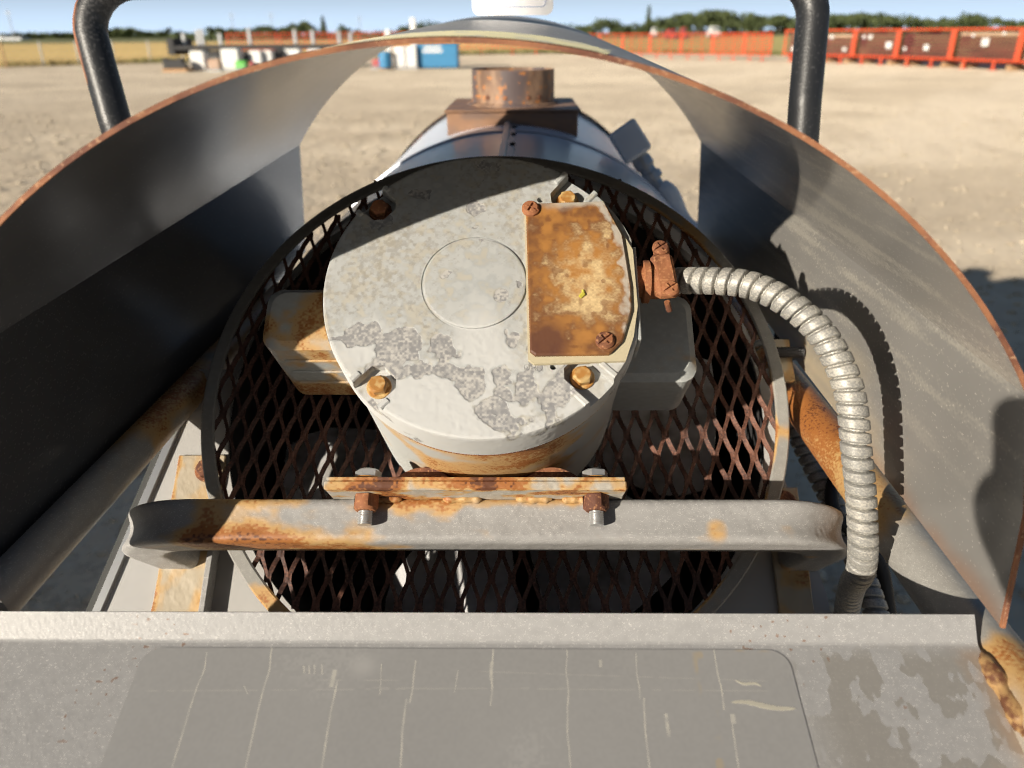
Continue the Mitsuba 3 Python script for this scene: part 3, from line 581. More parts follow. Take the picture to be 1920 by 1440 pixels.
# terminal cover on its gasket
cov = Polygon([(0.0217, 0.0462), (0.0232, 0.0473), (0.0618, 0.0485), (0.0634, 0.0476), (0.0718, 0.0272), (0.0744, -0.003), (0.0741, -0.0163), (0.0686, -0.0335), (0.0640, -0.0345), (0.0632, -0.0392), (0.0618, -0.0402), (0.0262, -0.0407), (0.0236, -0.0385)])
gas = Polygon([(0.0208, 0.0480), (0.0628, 0.0500), (0.0768, 0.0200), (0.0775, -0.0130), (0.0745, -0.0300), (0.0700, -0.0428), (0.0255, -0.0445), (0.0226, -0.0420)])
put(MOT + '__terminal_box', prism(gas, 0.1441, 0.1462), 'm_gasket', FAN, smooth=False, label='cream gasket rim under the rusty cover')
put(MOT + '__terminal_cover', bprism(cov, 0.1463, 0.1488, 0.0007), 'm_cover', FAN, smooth=20, label='ochre rusted terminal cover plate')
def screw(d):
    m = m3.Manifold.revolve(m3.CrossSection([[(0, 0), (d * .5, 0), (d * .5, d * .16), (d * .38, d * .30), (0, d * .36)]]), 36)
    m = m - m3.Manifold.cube([d * 1.2, d * .13, d], True).translate([0, 0, d * .66]) - m3.Manifold.cube([d * .13, d * .62, d], True).translate([0, 0, d * .66])
    return to_tm(m)
for x, y, an in ((0.0242, 0.0432, -0.5), (0.0600, -0.0336, 0.7)):
    put(MOT + '__cover_screw', screw(0.0092), 'm_rust', FAN @ trimesh.transformations.translation_matrix([x, y, 0.1487]) @ trimesh.transformations.rotation_matrix(an, [0, 0, 1]), smooth=25)
put(MOT + '__terminal_side', cbox(0.0769, 0.0790, -0.030, 0.0235, 0.121, 0.1435, 0.0005), 'm_box', FAN, smooth=False)
# capacitor covers
def capbox(x0, x1, y0, y1, z0, z1, ribs):
    cs = m3.CrossSection([[(x0, y0), (x1, y0), (x1, y1), (x0, y1)]])
    out_x = x0 if abs(x0) > abs(x1) else x1
    h = []
    for z, ins in ((z1, 0.004), (z1 - 0.004, 0.0), (z0, 0.0)):
        poly = np.array(Polygon([(x0 + ins, y0 + ins), (x1 - ins, y0 + ins), (x1 - ins, y1 - ins), (x0 + ins, y1 - ins)]).buffer(-0.009).buffer(0.009, quad_segs=5).exterior.coords)[:-1]
        h.append(np.c_[poly, np.full(len(poly), z)])
    m = trimesh.Trimesh(np.vstack(h)).convex_hull; return m
bl_ = put(MOT + '__capacitor_cover', capbox(-0.1285, -0.055, -0.0125, 0.0265, 0.026, 0.098, 3), 'm_box', FAN, smooth=35, label='left capacitor cover, heavily rust stained')
for z in (0.080, 0.064, 0.048):
    put(bl_ + '__pressed_rib', cbox(-0.119, -0.078, -0.0136, -0.0120, z - 0.0012, z + 0.0012, 0.0007), 'm_box', FAN, smooth=False)
br_ = put(MOT + '__capacitor_cover', capbox(0.055, 0.1165, -0.0325, 0.0215, 0.050, 0.098, 0), 'm_box', FAN, smooth=35, label='right capacitor cover, mostly clean grey')
# saddle and base plates
sad = []
for x0 in (-0.006,):
    an = np.radians(np.linspace(205, 335, 40)); 
    out = np.c_[0.0815 * np.cos(an), 0.0815 * np.sin(an)]
    for sx in (-1, 1):
        xx = np.linspace(0.018, 0.055, 14); top = -np.sqrt(0.0812 ** 2 - xx ** 2); top = np.minimum(top + 0.0, -0.0600)
        hump = -0.0835 + 0.0105 * np.sin(np.linspace(0, math.pi, 14)) ** 0.7
        pol = Polygon(np.vstack([np.c_[sx * xx, hump], [[sx * 0.058, -0.0836], [sx * 0.014, -0.0836]]])).buffer(0)
        sad.append(prism(pol, 0.0, 0.066))
for sd_ in sad: put(MOT + '__saddle', sd_, 'm_rust', FAN, smooth=30)
put(MOT + '__base_plate', cbox(-0.0865, 0.0750, -0.0856, -0.0836, -0.03, 0.0842, 0.0004), 'm_mount', FAN, smooth=False, label='thin motor base sheet')

# ------------- bracket: plate, bolts, bent bar
BR = HT + '__bracket'
mp2 = lumpy(cbox(-0.0875, 0.0757, -0.0908, -0.0858, -0.04, 0.0848, 0.0008).subdivide_to_size(0.006), 0.0004, 160, 2)
put(BR + '__mounting_plate', mp2, 'm_mount', FAN, smooth=30, label='rusty edged plate under the motor')
BYC, BZF, BH, BD = -0.1030, 0.066, 0.0255, 0.029
def dens(poly, d=0.0014):
    p = np.vstack([poly, poly[:1]]); out = []
    for a, b in zip(p, p[1:]):
        k = max(1, int(np.linalg.norm(b - a) / d)); out += [a + (b - a) * i / k for i in range(k)]
    return np.array(out)
def bar2():
    rc = 0.0055; W = 0.2205; Rb = 0.042; zc = BZF - BD / 2; ox = -0.004
    pts = [(ox - W + BD / 2, BYC, -0.029), (ox - W + BD / 2, BYC, zc), (ox + W - BD / 2, BYC, zc), (ox + W - BD / 2, BYC, -0.029)]
    q = arc_path(pts, Rb, 26); q = np.vstack([np.linspace(a, b, 3 if np.linalg.norm(b - a) < .02 else 70, endpoint=False) for a, b in zip(q, q[1:])] + [q[-1:]])
    sq = dens(np.array(Polygon([(-BH / 2, -BD / 2), (BH / 2, -BD / 2), (BH / 2, BD / 2), (-BH / 2, BD / 2)]).buffer(-rc).buffer(rc, quad_segs=6).exterior.coords)[:-1])
    t, A, B = frames(q, (0, 1, 0)); cen = np.array([0, BYC, -0.03]); outw = np.sign(((q - cen) * B).sum(1))
    dist = np.minimum(np.linalg.norm(q - np.array([ox - W + 0.02, BYC, zc - 0.012]), axis=1), np.linalg.norm(q - np.array([ox + W - 0.02, BYC, zc - 0.012]), axis=1))
    con = 0.0034 * np.exp(-(dist / 0.050) ** 2) + 0.0010
    S = np.repeat(sq[None], len(q), 0).copy(); w = np.clip(1 - (sq[:, 0] / (BH / 2 - 0.0015)) ** 2, 0, 1)
    for i in range(len(q)):
        m = (sq[:, 1] * outw[i]) > BD / 2 - rc
        S[i, :, 1] -= outw[i] * np.where(m, con[i] * w, 0)
    return sweep(q, {'sec': S}, ref=(0, 1, 0))
put(BR + '__bar', bar2(), 'm_bar', FAN, smooth=40, label='bent grey support bar with crushed bends, rusted on its left')
for i, (x0, x1) in enumerate(((-0.068, -0.048), (-0.025, -0.003), (0.016, 0.036), (0.042, 0.056))):
    put(BR + '__weld_bead', weld([x0, -0.0912, 0.0655], [x1, -0.0912, 0.0655], 0.0026, 24, 10 + i), 'm_bar', FAN, smooth=40)
for x in (-0.0665, 0.0600):
    tm = FAN @ trimesh.transformations.translation_matrix([x, 0, 0.0715]) @ trimesh.transformations.rotation_matrix(-math.pi / 2, [1, 0, 0])
    b_ = put(BR + '__bolt', hexhead(0.0128, 0.0048, 0.0, z0=-0.0812 + 0.0), 'm_zinc', FAN @ trimesh.transformations.translation_matrix([x, 0, 0.0715]) @ trimesh.transformations.rotation_matrix(-math.pi / 2, [1, 0, 0]), smooth=25, label='bright zinc bolt through the mounting plate')
    put(b_ + '__washer', disc_solid(0.0085, -0.0836, -0.0813, 0.0003, 32), 'm_gold', tm, smooth=30)
    nut = hexhead(0.0125, 0.0085, 0.0, z0=0.0910); put(b_ + '__nut', nut, 'm_rust', FAN @ trimesh.transformations.translation_matrix([x, 0, 0.0715]) @ trimesh.transformations.rotation_matrix(math.pi / 2, [1, 0, 0]), smooth=25)
    zz = np.linspace(0.0985, 0.1072, 90); rr = 0.0036 + 0.00045 * np.abs(((zz / 0.00125) % 1) * 2 - 1)
    put(b_ + '__thread', lathe(np.vstack([[(0, zz[0])], np.c_[rr, zz], [(0, zz[-1])]]), 24), 'm_zinc', FAN @ trimesh.transformations.translation_matrix([x, 0, 0.0715]) @ trimesh.transformations.rotation_matrix(math.pi / 2, [1, 0, 0]), smooth=True)

# the transforms above turn local z into "up" (-pi/2 about x: z -> +y) and "down" (+pi/2: z -> -y)
# ------------- flexible conduits
def conduit(pts, r, pitch, n=40, depth=0.0026):
    L = np.linalg.norm(np.diff(np.asarray(pts, float), axis=0), axis=1).sum(); q, L = resample(pts, int(L / 0.00033))
    s = np.linspace(0, L, len(q)); ph = np.arange(n) / n
    u = (s[:, None] / pitch + ph[None]) % 1.0
    prof = np.clip((np.minimum(u, 1 - u) - 0.075) / 0.12, 0, 1); prof = np.sqrt(1 - (1 - prof) ** 2)
    return sweep(q, r - depth + depth * prof, n)
c1 = np.array([(0.0700, 0.4060, -0.1240), (0.0874, 0.3972, -0.1206), (0.0993, 0.3883, -0.1182), (0.1137, 0.3801, -0.1175), (0.1251, 0.3717, -0.1202), (0.1365, 0.3630, -0.1265), (0.1454, 0.3548, -0.1347), (0.1520, 0.3467, -0.1455),
               (0.1564, 0.3398, -0.1566), (0.1588, 0.3335, -0.1693), (0.1604, 0.3278, -0.1837), (0.1630, 0.3232, -0.1989), (0.1655, 0.3195, -0.2149), (0.1680, 0.3157, -0.2344), (0.1715, 0.3200, -0.2490), (0.1800, 0.3400, -0.2740), (0.192, 0.3640, -0.3120), (0.214, 0.402, -0.375), (0.235, 0.43, -0.45)]) + [0, 0, H]
put(HT + '__motor_conduit', conduit(c1, 0.0072, 0.0064), 'm_conduit', smooth=40, label='ribbed flexible metal conduit curving from the motor')
c2 = np.array([(0.196, 0.600, -0.235), (0.209, 0.564, -0.267), (0.219, 0.528, -0.296), (0.232, 0.494, -0.323), (0.239, 0.463, -0.344), (0.245, 0.444, -0.362), (0.248, 0.427, -0.376), (0.258, 0.42, -0.414), (0.262, 0.42, -0.47)]) + [0, 0, H]
put(HT + '__lower_conduit', conduit(c2, 0.0088, 0.0075), 'm_conduit', smooth=40, label='second ribbed conduit in the shade beside the fan')
cb = np.array([(0.235, 0.50, -0.30), (0.239, 0.468, -0.333), (0.2575, 0.46, -0.351), (0.263, 0.45, -0.372), (0.266, 0.442, -0.39), (0.266, 0.428, -0.45)]) + [0, 0, H]
put(HT + '__black_cable', sweep(resample(cb, 60)[0], 0.005, 14), 'm_black', smooth=40)
# conduit clamp at the motor
CL = FAN @ trimesh.transformations.translation_matrix([0.0935, 0.0085, 0.1330])
cl = put(HT + '__conduit_clamp', lumpy(cbox(-0.0058, 0.0058, -0.0125, 0.0125, 0.0030, 0.0090, 0.0018).subdivide_to_size(0.0015), 0.0005, 260, 1), 'm_rust', CL @ trimesh.transformations.rotation_matrix(0.10, [0, 0, 1]), smooth=40, label='rusty clamp connector holding the conduit')
put(cl + '__collar', lathe([(0.0055, -0.0175), (0.0105, -0.0175), (0.0105, -0.0150), (0.0085, -0.0145), (0.0085, -0.0110), (0.0112, -0.0105), (0.0112, -0.0075), (0.0090, -0.0070), (0.0090, 0.004), (0.0055, 0.004)], 40, closed=True), 'm_rust', CL @ trimesh.transformations.rotation_matrix(math.pi / 2, [0, 1, 0]), smooth=35)
for dy, dx in ((0.0165, -0.001), (-0.0095, 0.0018)):
    put(cl + '__screw', screw(0.0088), 'm_rust', CL @ trimesh.transformations.translation_matrix([dx, dy, 0.0088 if dy < 0 else 0.006]) @ trimesh.transformations.rotation_matrix(0.6, [0, 0, 1]), smooth=25)
put(cl + '__lug', cbox(-0.004, 0.004, 0.0115, 0.0185, 0.000, 0.0060, 0.0012), 'm_rust', CL, smooth=30)
put(cl + '__screw_tip', seg((0.003, -0.0155, -0.003), (0.001, -0.0130, 0.002), 0.0016, 10), 'm_rust', CL, smooth=30)
# bracket with stud at the right of the ring
sb = put(HT + '__side_lug', cbox(0.1990, 0.2160, 0.018, 0.052, -0.030, -0.026, 0.0008), 'm_strap', FAN, smooth=False, label='rusty lug with a stud right of the ring')
zz = np.linspace(0.2005, 0.2200, 120); rr = 0.0034 + 0.0005 * np.abs(((zz / 0.0013) % 1) * 2 - 1)
put(sb + '__stud', lathe(np.vstack([[(0, zz[0])], np.c_[rr, zz], [(0, zz[-1])]]), 20), 'm_dark', FAN @ trimesh.transformations.translation_matrix([0, 0.036, -0.015]) @ trimesh.transformations.rotation_matrix(math.pi / 2, [0, 1, 0]), smooth=True)

# ------------- barrel, flue
bx_, bz_, BRr = -0.0183, -0.3885, 0.275
MB = np.eye(4); MB[:3, 0] = [1, 0, 0]; MB[:3, 1] = [0, 0, 1]; MB[:3, 2] = [0, -1, 0]; MB[:3, 3] = [bx_, 0, H + bz_]   # local z points to the viewer (y = -z)
put(HT + '__barrel', lathe([(0.19, -0.74), (BRr - 0.004, -0.74), (BRr, -0.744), (BRr, -1.60), (BRr - .004, -1.604), (BRr - .02, -1.604)], 120), 'm_barrel', MB, smooth=40, label='shiny steel combustion barrel behind the fan')
put(HT + '__barrel__seam', cat(cbox(-0.0035, 0.0035, BRr - 0.001, BRr + 0.0055, -1.60, -0.742, 0.0008), cbox(0.0037, 0.011, BRr - .001, BRr + 0.0018, -1.60, -0.742, 0)), 'm_zinc', MB @ trimesh.transformations.rotation_matrix(0.012, [0, 0, 1]), smooth=False, label='raised lengthwise seam on the barrel')
for y in (0.88, 0.97, 1.05):
    put(HT + '__barrel__screw', disc_solid(0.0032, 0, 0.003, .0006, 16), 'm_dark', MB @ trimesh.transformations.translation_matrix([0.006, BRr + .0015, -y]) @ trimesh.transformations.rotation_matrix(-math.pi / 2, [1, 0, 0]), smooth=30)
put(HT + '__barrel__hoop', lathe([(BRr + .0002, -1.015), (BRr + 0.0025, -1.016), (BRr + 0.0025, -1.024), (BRr + .0002, -1.025)], 120), 'm_barrel', MB, smooth=40)
def vent():
    out = []
    for an in np.radians(np.arange(5, 176, 4.0)):
        for s in range(5):
            y = -1.525 - s * 0.015; a0 = an + (s % 2) * math.radians(2)
            for sg in (-1, 1):
                p = [(BRr + 0.004) * math.cos(a0), (BRr + 0.004) * math.sin(a0), y]; q = [(BRr + 0.004) * math.cos(a0 + sg * math.radians(2)), (BRr + 0.004) * math.sin(a0 + sg * math.radians(2)), y - 0.015]
                out.append(seg(p, q, 0.0017, 4))
    return cat(*out)
put(HT + '__vent_band', vent(), 'm_black', MB, smooth=False, label='dark mesh vent band at the far end of the barrel')
put(HT + '__outlet_rim', lathe([(BRr - .01, -1.602), (BRr + 0.006, -1.602), (BRr + 0.006, -1.612), (BRr - .01, -1.612)], 120), 'm_rust', MB, smooth=30)
fy, fx = 1.200, -0.0155; topz = -0.094
fb = put(HT + '__flue_box', cat(cbox(-0.089, 0.089, -0.101, 0.101, -0.055, 0.0, 0.001), cbox(-0.0925, 0.0925, -0.104, 0.104, 0.0002, 0.0034, 0.0008)), 'm_flue_box', UP @ trimesh.transformations.translation_matrix([fx, fy, topz - .003]), smooth=False, label='copper brown flue box on the barrel')
put(HT + '__flue_pipe', lathe([(0.0575, 0.0), (0.0665, 0.0002), (0.0665, 0.0025), (0.0600, 0.0034), (0.0597, 0.0465), (0.0590, 0.0475), (0.0577, 0.0465), (0.0575, 0.002)], 72), 'm_flue', UP @ trimesh.transformations.translation_matrix([fx, fy, topz + .0002]), smooth=35, label='short rusty brown round flue pipe')
for an in (-2.2, -1.75, -1.2, -0.9):
    put(HT + '__flue_pipe__rivet', disc_solid(0.0032, 0, 0.0016, 0.0006, 14), 'm_rust', UP @ trimesh.transformations.translation_matrix([fx + .0598 * math.cos(an), fy + .0598 * math.sin(an), topz + 0.012]) @ trimesh.transformations.rotation_matrix(an, [0, 0, 1]) @ trimesh.transformations.rotation_matrix(math.pi / 2, [0, 1, 0]), smooth=30)
# electrical fittings on the barrel's right shoulder
def along(p, q):
    p, q = np.asarray(p, float), np.asarray(q, float); z = (q - p) / np.linalg.norm(q - p); x = np.cross([0, 1, 0], z); x /= np.linalg.norm(x); M = np.eye(4); M[:3, 0] = x; M[:3, 1] = np.cross(z, x); M[:3, 2] = z; M[:3, 3] = p + [0, 0, H]; return M
jb = put(HT + '__junction_box', cbox(-0.020, 0.020, -0.018, 0.018, -0.025, 0.020, 0.003), 'm_grey_plastic', along((0.142, 1.062, -0.134), (0.172, 1.050, -0.177)), smooth=False, label='grey junction box on the barrel shoulder')
put(jb + '__fitting', lathe([(0, .02), (0.011, 0.02), (0.013, 0.026), (0.013, 0.036), (0.0105, 0.038), (0.0105, 0.046), (0.014, 0.047), (0.014, 0.056), (0.009, 0.058), (0.009, 0.075), (0, 0.076)], 28), 'm_zinc', along((0.142, 1.062, -0.134), (0.172, 1.050, -0.177)), smooth=35)
c3 = np.array([(0.1842, 1.040, -0.1881), (0.197, 1.032, -0.199), (0.2045, 1.027, -0.216), (0.215, 1.017, -0.232), (0.232, 1.006, -0.242), (0.2515, 0.983, -0.254), (0.258, 0.95, -0.28), (0.258, 0.92, -0.34)]) + [0, 0, H]
put(HT + '__burner_conduit', conduit(c3, 0.0112, 0.005, 24, 0.0008), 'm_grey_plastic', smooth=40)
# lower body, tank and wheels below the frame
put(HT + '__fuel_tank', rbox(-0.19, 0.13, 0.76, 1.50, -0.80, -0.66, 0.03), 'm_paint', UP, smooth=40)
put(HT + '__lower_box', cbox(-0.185, 0.14, 0.16, 0.75, -0.85, -0.42, 0.004), 'm_dark', UP, smooth=False)  # unseen body, drawn down and forward to shade the ground on the right
for s in (-1, 1):
    w = put(HT + '__wheel', lathe([(0.05, -0.035), (0.15, -0.040), (0.185, -0.034), (0.20, -0.015), (0.20, 0.015), (0.185, 0.034), (0.15, 0.040), (0.05, 0.035)], 48, closed=True), 'm_rubber', UP @ trimesh.transformations.translation_matrix([-0.03 + s * 0.27, 1.30, 0.2 - H]) @ trimesh.transformations.rotation_matrix(math.pi / 2, [0, 1, 0]), smooth=40)
    put(w + '__rim', disc_solid(0.10, -0.030, 0.030, 0.004, 40), 'm_paint', UP @ trimesh.transformations.translation_matrix([-0.03 + s * 0.27, 1.30, 0.2 - H]) @ trimesh.transformations.rotation_matrix(math.pi / 2, [0, 1, 0]), smooth=40)
    put(HT + '__leg', seg((-0.022 + s * 0.20, 0.14, -0.26), (-0.026 + s * 0.20, 0.12, -H), 0.012, 16), 'm_tube', UP, smooth=40)
    put(HT + '__axle_strut', seg((-0.026 + s * 0.21, 0.93, -0.26), (-0.026 + s * 0.21, 1.30, 0.2 - H), 0.012, 16), 'm_tube', UP, smooth=40)
put(HT + '__axle', seg((-0.30, 1.30, 0.2 - H), (0.24, 1.30, 0.2 - H), 0.011, 16), 'm_tube', UP, smooth=40)

# ------------------------------------------------------------------ paper tag hanging from the hoop
tg_ = thing('paper_tag', 'white paper tag with a thin blue border hanging over the hood top', 'tag')
def tagsheet(x0, x1, z0, z1, r, off, nx=24):
    poly = Polygon([(x0, z0), (x1, z0), (x1, z1), (x0, z1)]).buffer(-r).buffer(r, quad_segs=6)
    m = prism(poly, off, off + 0.0003); m = m.subdivide_to_size(0.006)
    v = np.array(m.vertices); yb = 0.656 - 0.011 * (1 - ((v[:, 0] + 0.0085) / 0.034) ** 2) - v[:, 2]
    m.vertices = np.c_[v[:, 0], yb, v[:, 1]]; return m
put(tg_ + '__sheet', tagsheet(-0.0395, 0.0225, 0.0125, 0.075, 0.006, 0.0), 'm_paper', UP, smooth=30)
fr = Polygon([(-0.034, 0.018), (0.017, 0.018), (0.017, 0.070), (-0.034, 0.070)]).buffer(-.004).buffer(.004); fr = fr.difference(fr.buffer(-0.0006))
m = prism(fr, 0.0006, 0.0008).subdivide_to_size(0.006); v = np.array(m.vertices); m.vertices = np.c_[v[:, 0], 0.656 - 0.011 * (1 - ((v[:, 0] + .0085) / .034) ** 2) - v[:, 2], v[:, 1]]
put(tg_ + '__border_line', m, 'm_blueprint', UP, smooth=False)
put('petal', cat(seg((0.0485, -0.0095, 0.1492), (0.0505, -0.0075, 0.1497), 0.0011, 6), seg((0.0505, -0.0075, 0.1494), (0.0500, -0.0055, 0.1494), 0.0007, 6)), 'm_yellow', FAN, label='tiny yellow plant bit lying on the rusty terminal cover', category='petal')

# ------------------------------------------------------------------ background
def tree(x, y, h, w, kind, label, group):
    t = thing('tree' if kind else 'spruce_tree', label, 'tree', group if kind else None)
    put(t + '__trunk', sweep(np.array([[x, y, 0], [x + .1, y, h * .4], [x, y, h * .8]]), np.array([.22, .15, .05]) * h / 8, 7), 'm_trunk', smooth=True)
    n = 700 if kind else 420; V, Fc, k = [], [], 0
    lobes = [(rng.normal(0, .27), rng.normal(0, .27), .34 + .42 * rng.random(), .20 + .16 * rng.random()) for _ in range(9)]
    for i in range(n):
        if kind:
            lx, ly, lz, lr = lobes[i % 9]; d = rng.normal(size=3); d /= np.linalg.norm(d); rr = lr * (0.55 + .45 * rng.random())
            c = np.array([(lx + d[0] * rr) * w, (ly + d[1] * rr) * w, max(.10, lz + d[2] * rr * .9) * h])
        else:
            z = rng.random() ** 1.3; a = rng.random() * 6.28; rr = (1 - z) * .5 * (0.6 + .4 * rng.random()) * (1 + .25 * math.sin(z * 40)); c = np.array([math.cos(a) * rr * w, math.sin(a) * rr * w, (0.06 + .94 * z) * h])
        s = (0.055 + .05 * rng.random()) * h * (1 if kind else .8); A = rng.normal(size=3); A /= np.linalg.norm(A); B = np.cross(A, rng.normal(size=3)); B /= np.linalg.norm(B)
        V += [c + A * s, c + B * s * .8, c - A * s * .9, c - B * s * .7]; Fc += [[k, k + 1, k + 2], [k, k + 2, k + 3]]; k += 4
    put(t + '__crown', trimesh.Trimesh(np.array(V) + [x, y, 0], np.array(Fc), process=False), 'm_leaf', smooth=False)
def bgx(u, y): return y * math.tan(math.atan((u - 960) / 1578) - math.radians(1))     # where along x a thing at depth y stands
def bgz(v, u, y): return H + y * (62.5 - (u - 982) * 0.009 - v) / 1742
TL = [(414, 47, 26), (440, 53, 18), (456, 51, 20), (492, 47, 30), (518, 48, 34), (549, 45, 28), (566, 42, 30), (590, 36, 30), (652, 45, 16), (770, 47, 30), (800, 40, 44), (826, 38, 40), (846, 46, 24),
      (1069, 40, 34), (1100, 46, 22), (1132, 34, 48), (1166, 43, 20), (1184, 44, 20), (1205, 42, 26), (1240, 34, 32), (1258, 28, 30), (1284, 20, 52), (1316, 17, 50), (1340, 21, 36), (1360, 17, 44), (1385, 22, 48), (1412, 29, 36), (1432, 25, 48), (1464, 23, 44), (1500, 24, 46),
      (1548, 28, 50), (1570, 25, 42), (1590, 24, 36), (1616, 18, 46), (1640, 24, 42), (1664, 28, 42), (1704, 27, 60), (1738, 29, 42), (1771, 30, 50), (1815, 23, 44), (1845, 28, 34), (1888, 35, 28), (1914, 36, 30)]
for i, (u, v, w) in enumerate(TL):
    y = 230 + 40 * rng.random(); hh = bgz(v, u, y)
    grp = 'left' if u < 900 else 'right'
    tree(bgx(u, y), y, hh, w * y / 1585 * 1.15, 1, 'dark green leafy tree of the low wood beyond the flatbed trailer' if u < 900 else 'dull green leafy tree of the long wood behind the orange cattle panels', 'trees on the skyline, ' + grp)
tree(bgx(1219, 235), 235, bgz(13, 1219, 235), 16 * 235 / 1585, 0, 'tall thin dark spruce standing left of the long wood', None)
tree(bgx(615, 245), 245, bgz(31, 615, 245), 20 * 245 / 1585, 0, 'pointed dark spruce at the right end of the low wood behind the trailer', None)
# far hedge that reads as one mass
def hedge():
    V, Fc, k = [], [], 0
    for i in range(2600):
        u = 330 + 1600 * rng.random() if i % 3 else rng.random() * 360; y = 250 + 30 * rng.random() if u > 330 else 520; hmax = 1.6 if u > 330 else 5.0
        c = np.array([bgx(u, y), y, rng.random() * hmax * (0.5 + meshkit.noise(np.array([u * .02, 0, 0])))]); s = .5 + .5 * rng.random() + (u < 330) * 1.0
        A = rng.normal(size=3); A /= np.linalg.norm(A); B = np.cross(A, rng.normal(size=3)); B /= np.linalg.norm(B)
        V += [c + A * s, c + B * s, c - A * s, c - B * s]; Fc += [[k, k + 1, k + 2], [k, k + 2, k + 3]]; k += 4
    return trimesh.Trimesh(np.array(V), np.array(Fc), process=False)
put('hedge', hedge(), 'm_leaf', smooth=False, kind='stuff', category='hedge', label='low dark scrub running along the whole horizon')

# orange cattle panels, near run on the right
def cattle_panel(p, q, h, z0, label, group, bars=0, picket=0, r=0.028):
    t = thing('cattle_panel', label, 'cattle panel', group); p = np.array([*p, 0.0]); q = np.array([*q, 0.0]); zt = np.array([0, 0, h]); zb = np.array([0, 0, z0])
    put(t + '__top_rail', seg(p + zt, q + zt, r, 8), 'm_orange'); put(t + '__bottom_rail', seg(p + zb, q + zb, r, 8), 'm_orange')
    d = (q - p) / np.linalg.norm(q - p)
    put(t + '__post', seg(p + d * .05 + zb, p + d * .05 + zt, r * 1.15, 8), 'm_orange'); put(t + '__post', seg(q - d * .05 + zb, q - d * .05 + zt, r * 1.15, 8), 'm_orange')
    for k in range(bars): zz = np.array([0, 0, z0 + (h - z0) * (k + 1) / (bars + 1)]); put(t + '__rail', seg(p + zz, q + zz, r * .7, 6), 'm_orange')
    for k in range(picket): c = p + (q - p) * (k + 1) / (picket + 1); put(t + '__upright', seg(c + zb, c + zt, r * .7, 6), 'm_orange')
    for c in (p + (q - p) * .3, p + (q - p) * .75):
        put(t + '__foot', cat(seg(c, c + zb, r * 1.1, 8), cbox(c[0] - .09, c[0] + .09, c[1] - .09, c[1] + .09, 0.0, 0.02)), 'm_orange')
def orange_line(u): return None
near = [(14.35, 20.4), (13.95, 22.4), (13.05, 25.4), (12.15, 27.7), (11.35, 29.4), (10.55, 30.6), (9.75, 31.7)]
near = [(13.9, 20.2), (13.35, 22.8), (12.75, 25.2), (12.1, 27.4), (11.4, 29.2), (10.65, 30.6), (9.8, 31.8)]
names = ['nearest orange cattle panel at the right edge, in front of the tan bundle'] + ['%s bright orange cattle panel from the right, a brown bundle behind it' % n for n in ('second', 'third', 'fourth', 'fifth', 'sixth')]
for i in range(6): cattle_panel(near[i], near[i + 1], 1.06, 0.25, names[i], 'bright orange panels in the near run', r=0.034)
def bundle(p, q, hgt, n, mat, label, tags):
    t = thing('timber_bundle', label, 'bundle', 'bundles stacked behind the orange panels'); p = np.array([*p, 0.]); q = np.array([*q, 0.]); d = (q - p) / np.linalg.norm(q - p); nrm = np.array([-d[1], d[0], 0]); nrm *= np.sign(nrm[1]) if abs(nrm[1]) > .1 else 1
    M = np.eye(4); M[:3, 0] = d; M[:3, 1] = np.cross([0, 0, 1], d); M[:3, 2] = [0, 0, 1]; M[:3, 3] = p
    s = 1 if M[:3, 1] @ np.array([1.0, .6, 0]) > 0 else -1; L = np.linalg.norm(q - p)
    for k in range(n):
        z0 = 0.14 + (hgt - 0.14) * k / n; z1 = z0 + (hgt - .14) / n * 0.72; o = .14 + rng.random() * .05; y0, y1 = sorted((s * o, s * (o + .6)))
        put(t + '__plank', cbox(.06 + rng.random() * .06, L - .06 - rng.random() * .06, y0, y1, z0, z1), 'm_tan' if k == n - 1 and rng.random() < .6 else mat, M, smooth=False)
    put(t + '__dunnage', cbox(.3, .45, *sorted((s * .16, s * .7)), 0.0, 0.138), 'm_wood', M, smooth=False); put(t + '__dunnage', cbox(L - .45, L - .3, *sorted((s * .16, s * .7)), 0.0, 0.138), 'm_wood', M, smooth=False)
    for (f, z, w) in tags: put(t + '__tag', cbox(L * f - w, L * f + w, *sorted((s * .12, s * .125)), z - w * .8, z + w * .8), 'm_white', M, smooth=False)
bn = ['tan bundle of pale boards at the right edge behind the orange panel', 'dark red brown bundle with one large white tag, nearest of the brown ones', 'dark red brown bundle behind the third orange panel from the right', 'dark red brown bundle behind the fourth orange panel from the right', 'dark red brown bundle behind the fifth orange panel, farthest but one', 'farthest dark red brown bundle, beside the right handle leg']
tg2 = [[(.8, .75, .07)], [(.55, .72, .13), (.3, .95, .05), (.75, .9, .05)], [(.5, .55, .10), (.9, .5, .06)], [(.25, .6, .12), (.7, .85, .08), (.85, .85, .06)], [(.3, .45, .07), (.7, .85, .07)], [(.5, .75, .13), (.75, .45, .09)]]
for i in range(6): bundle(near[i], near[i + 1], [.98, 1.0, .97, 1.0, .95, .98][i], 8, 'm_tan' if i == 0 else 'm_brown', bn[i], tg2[i])
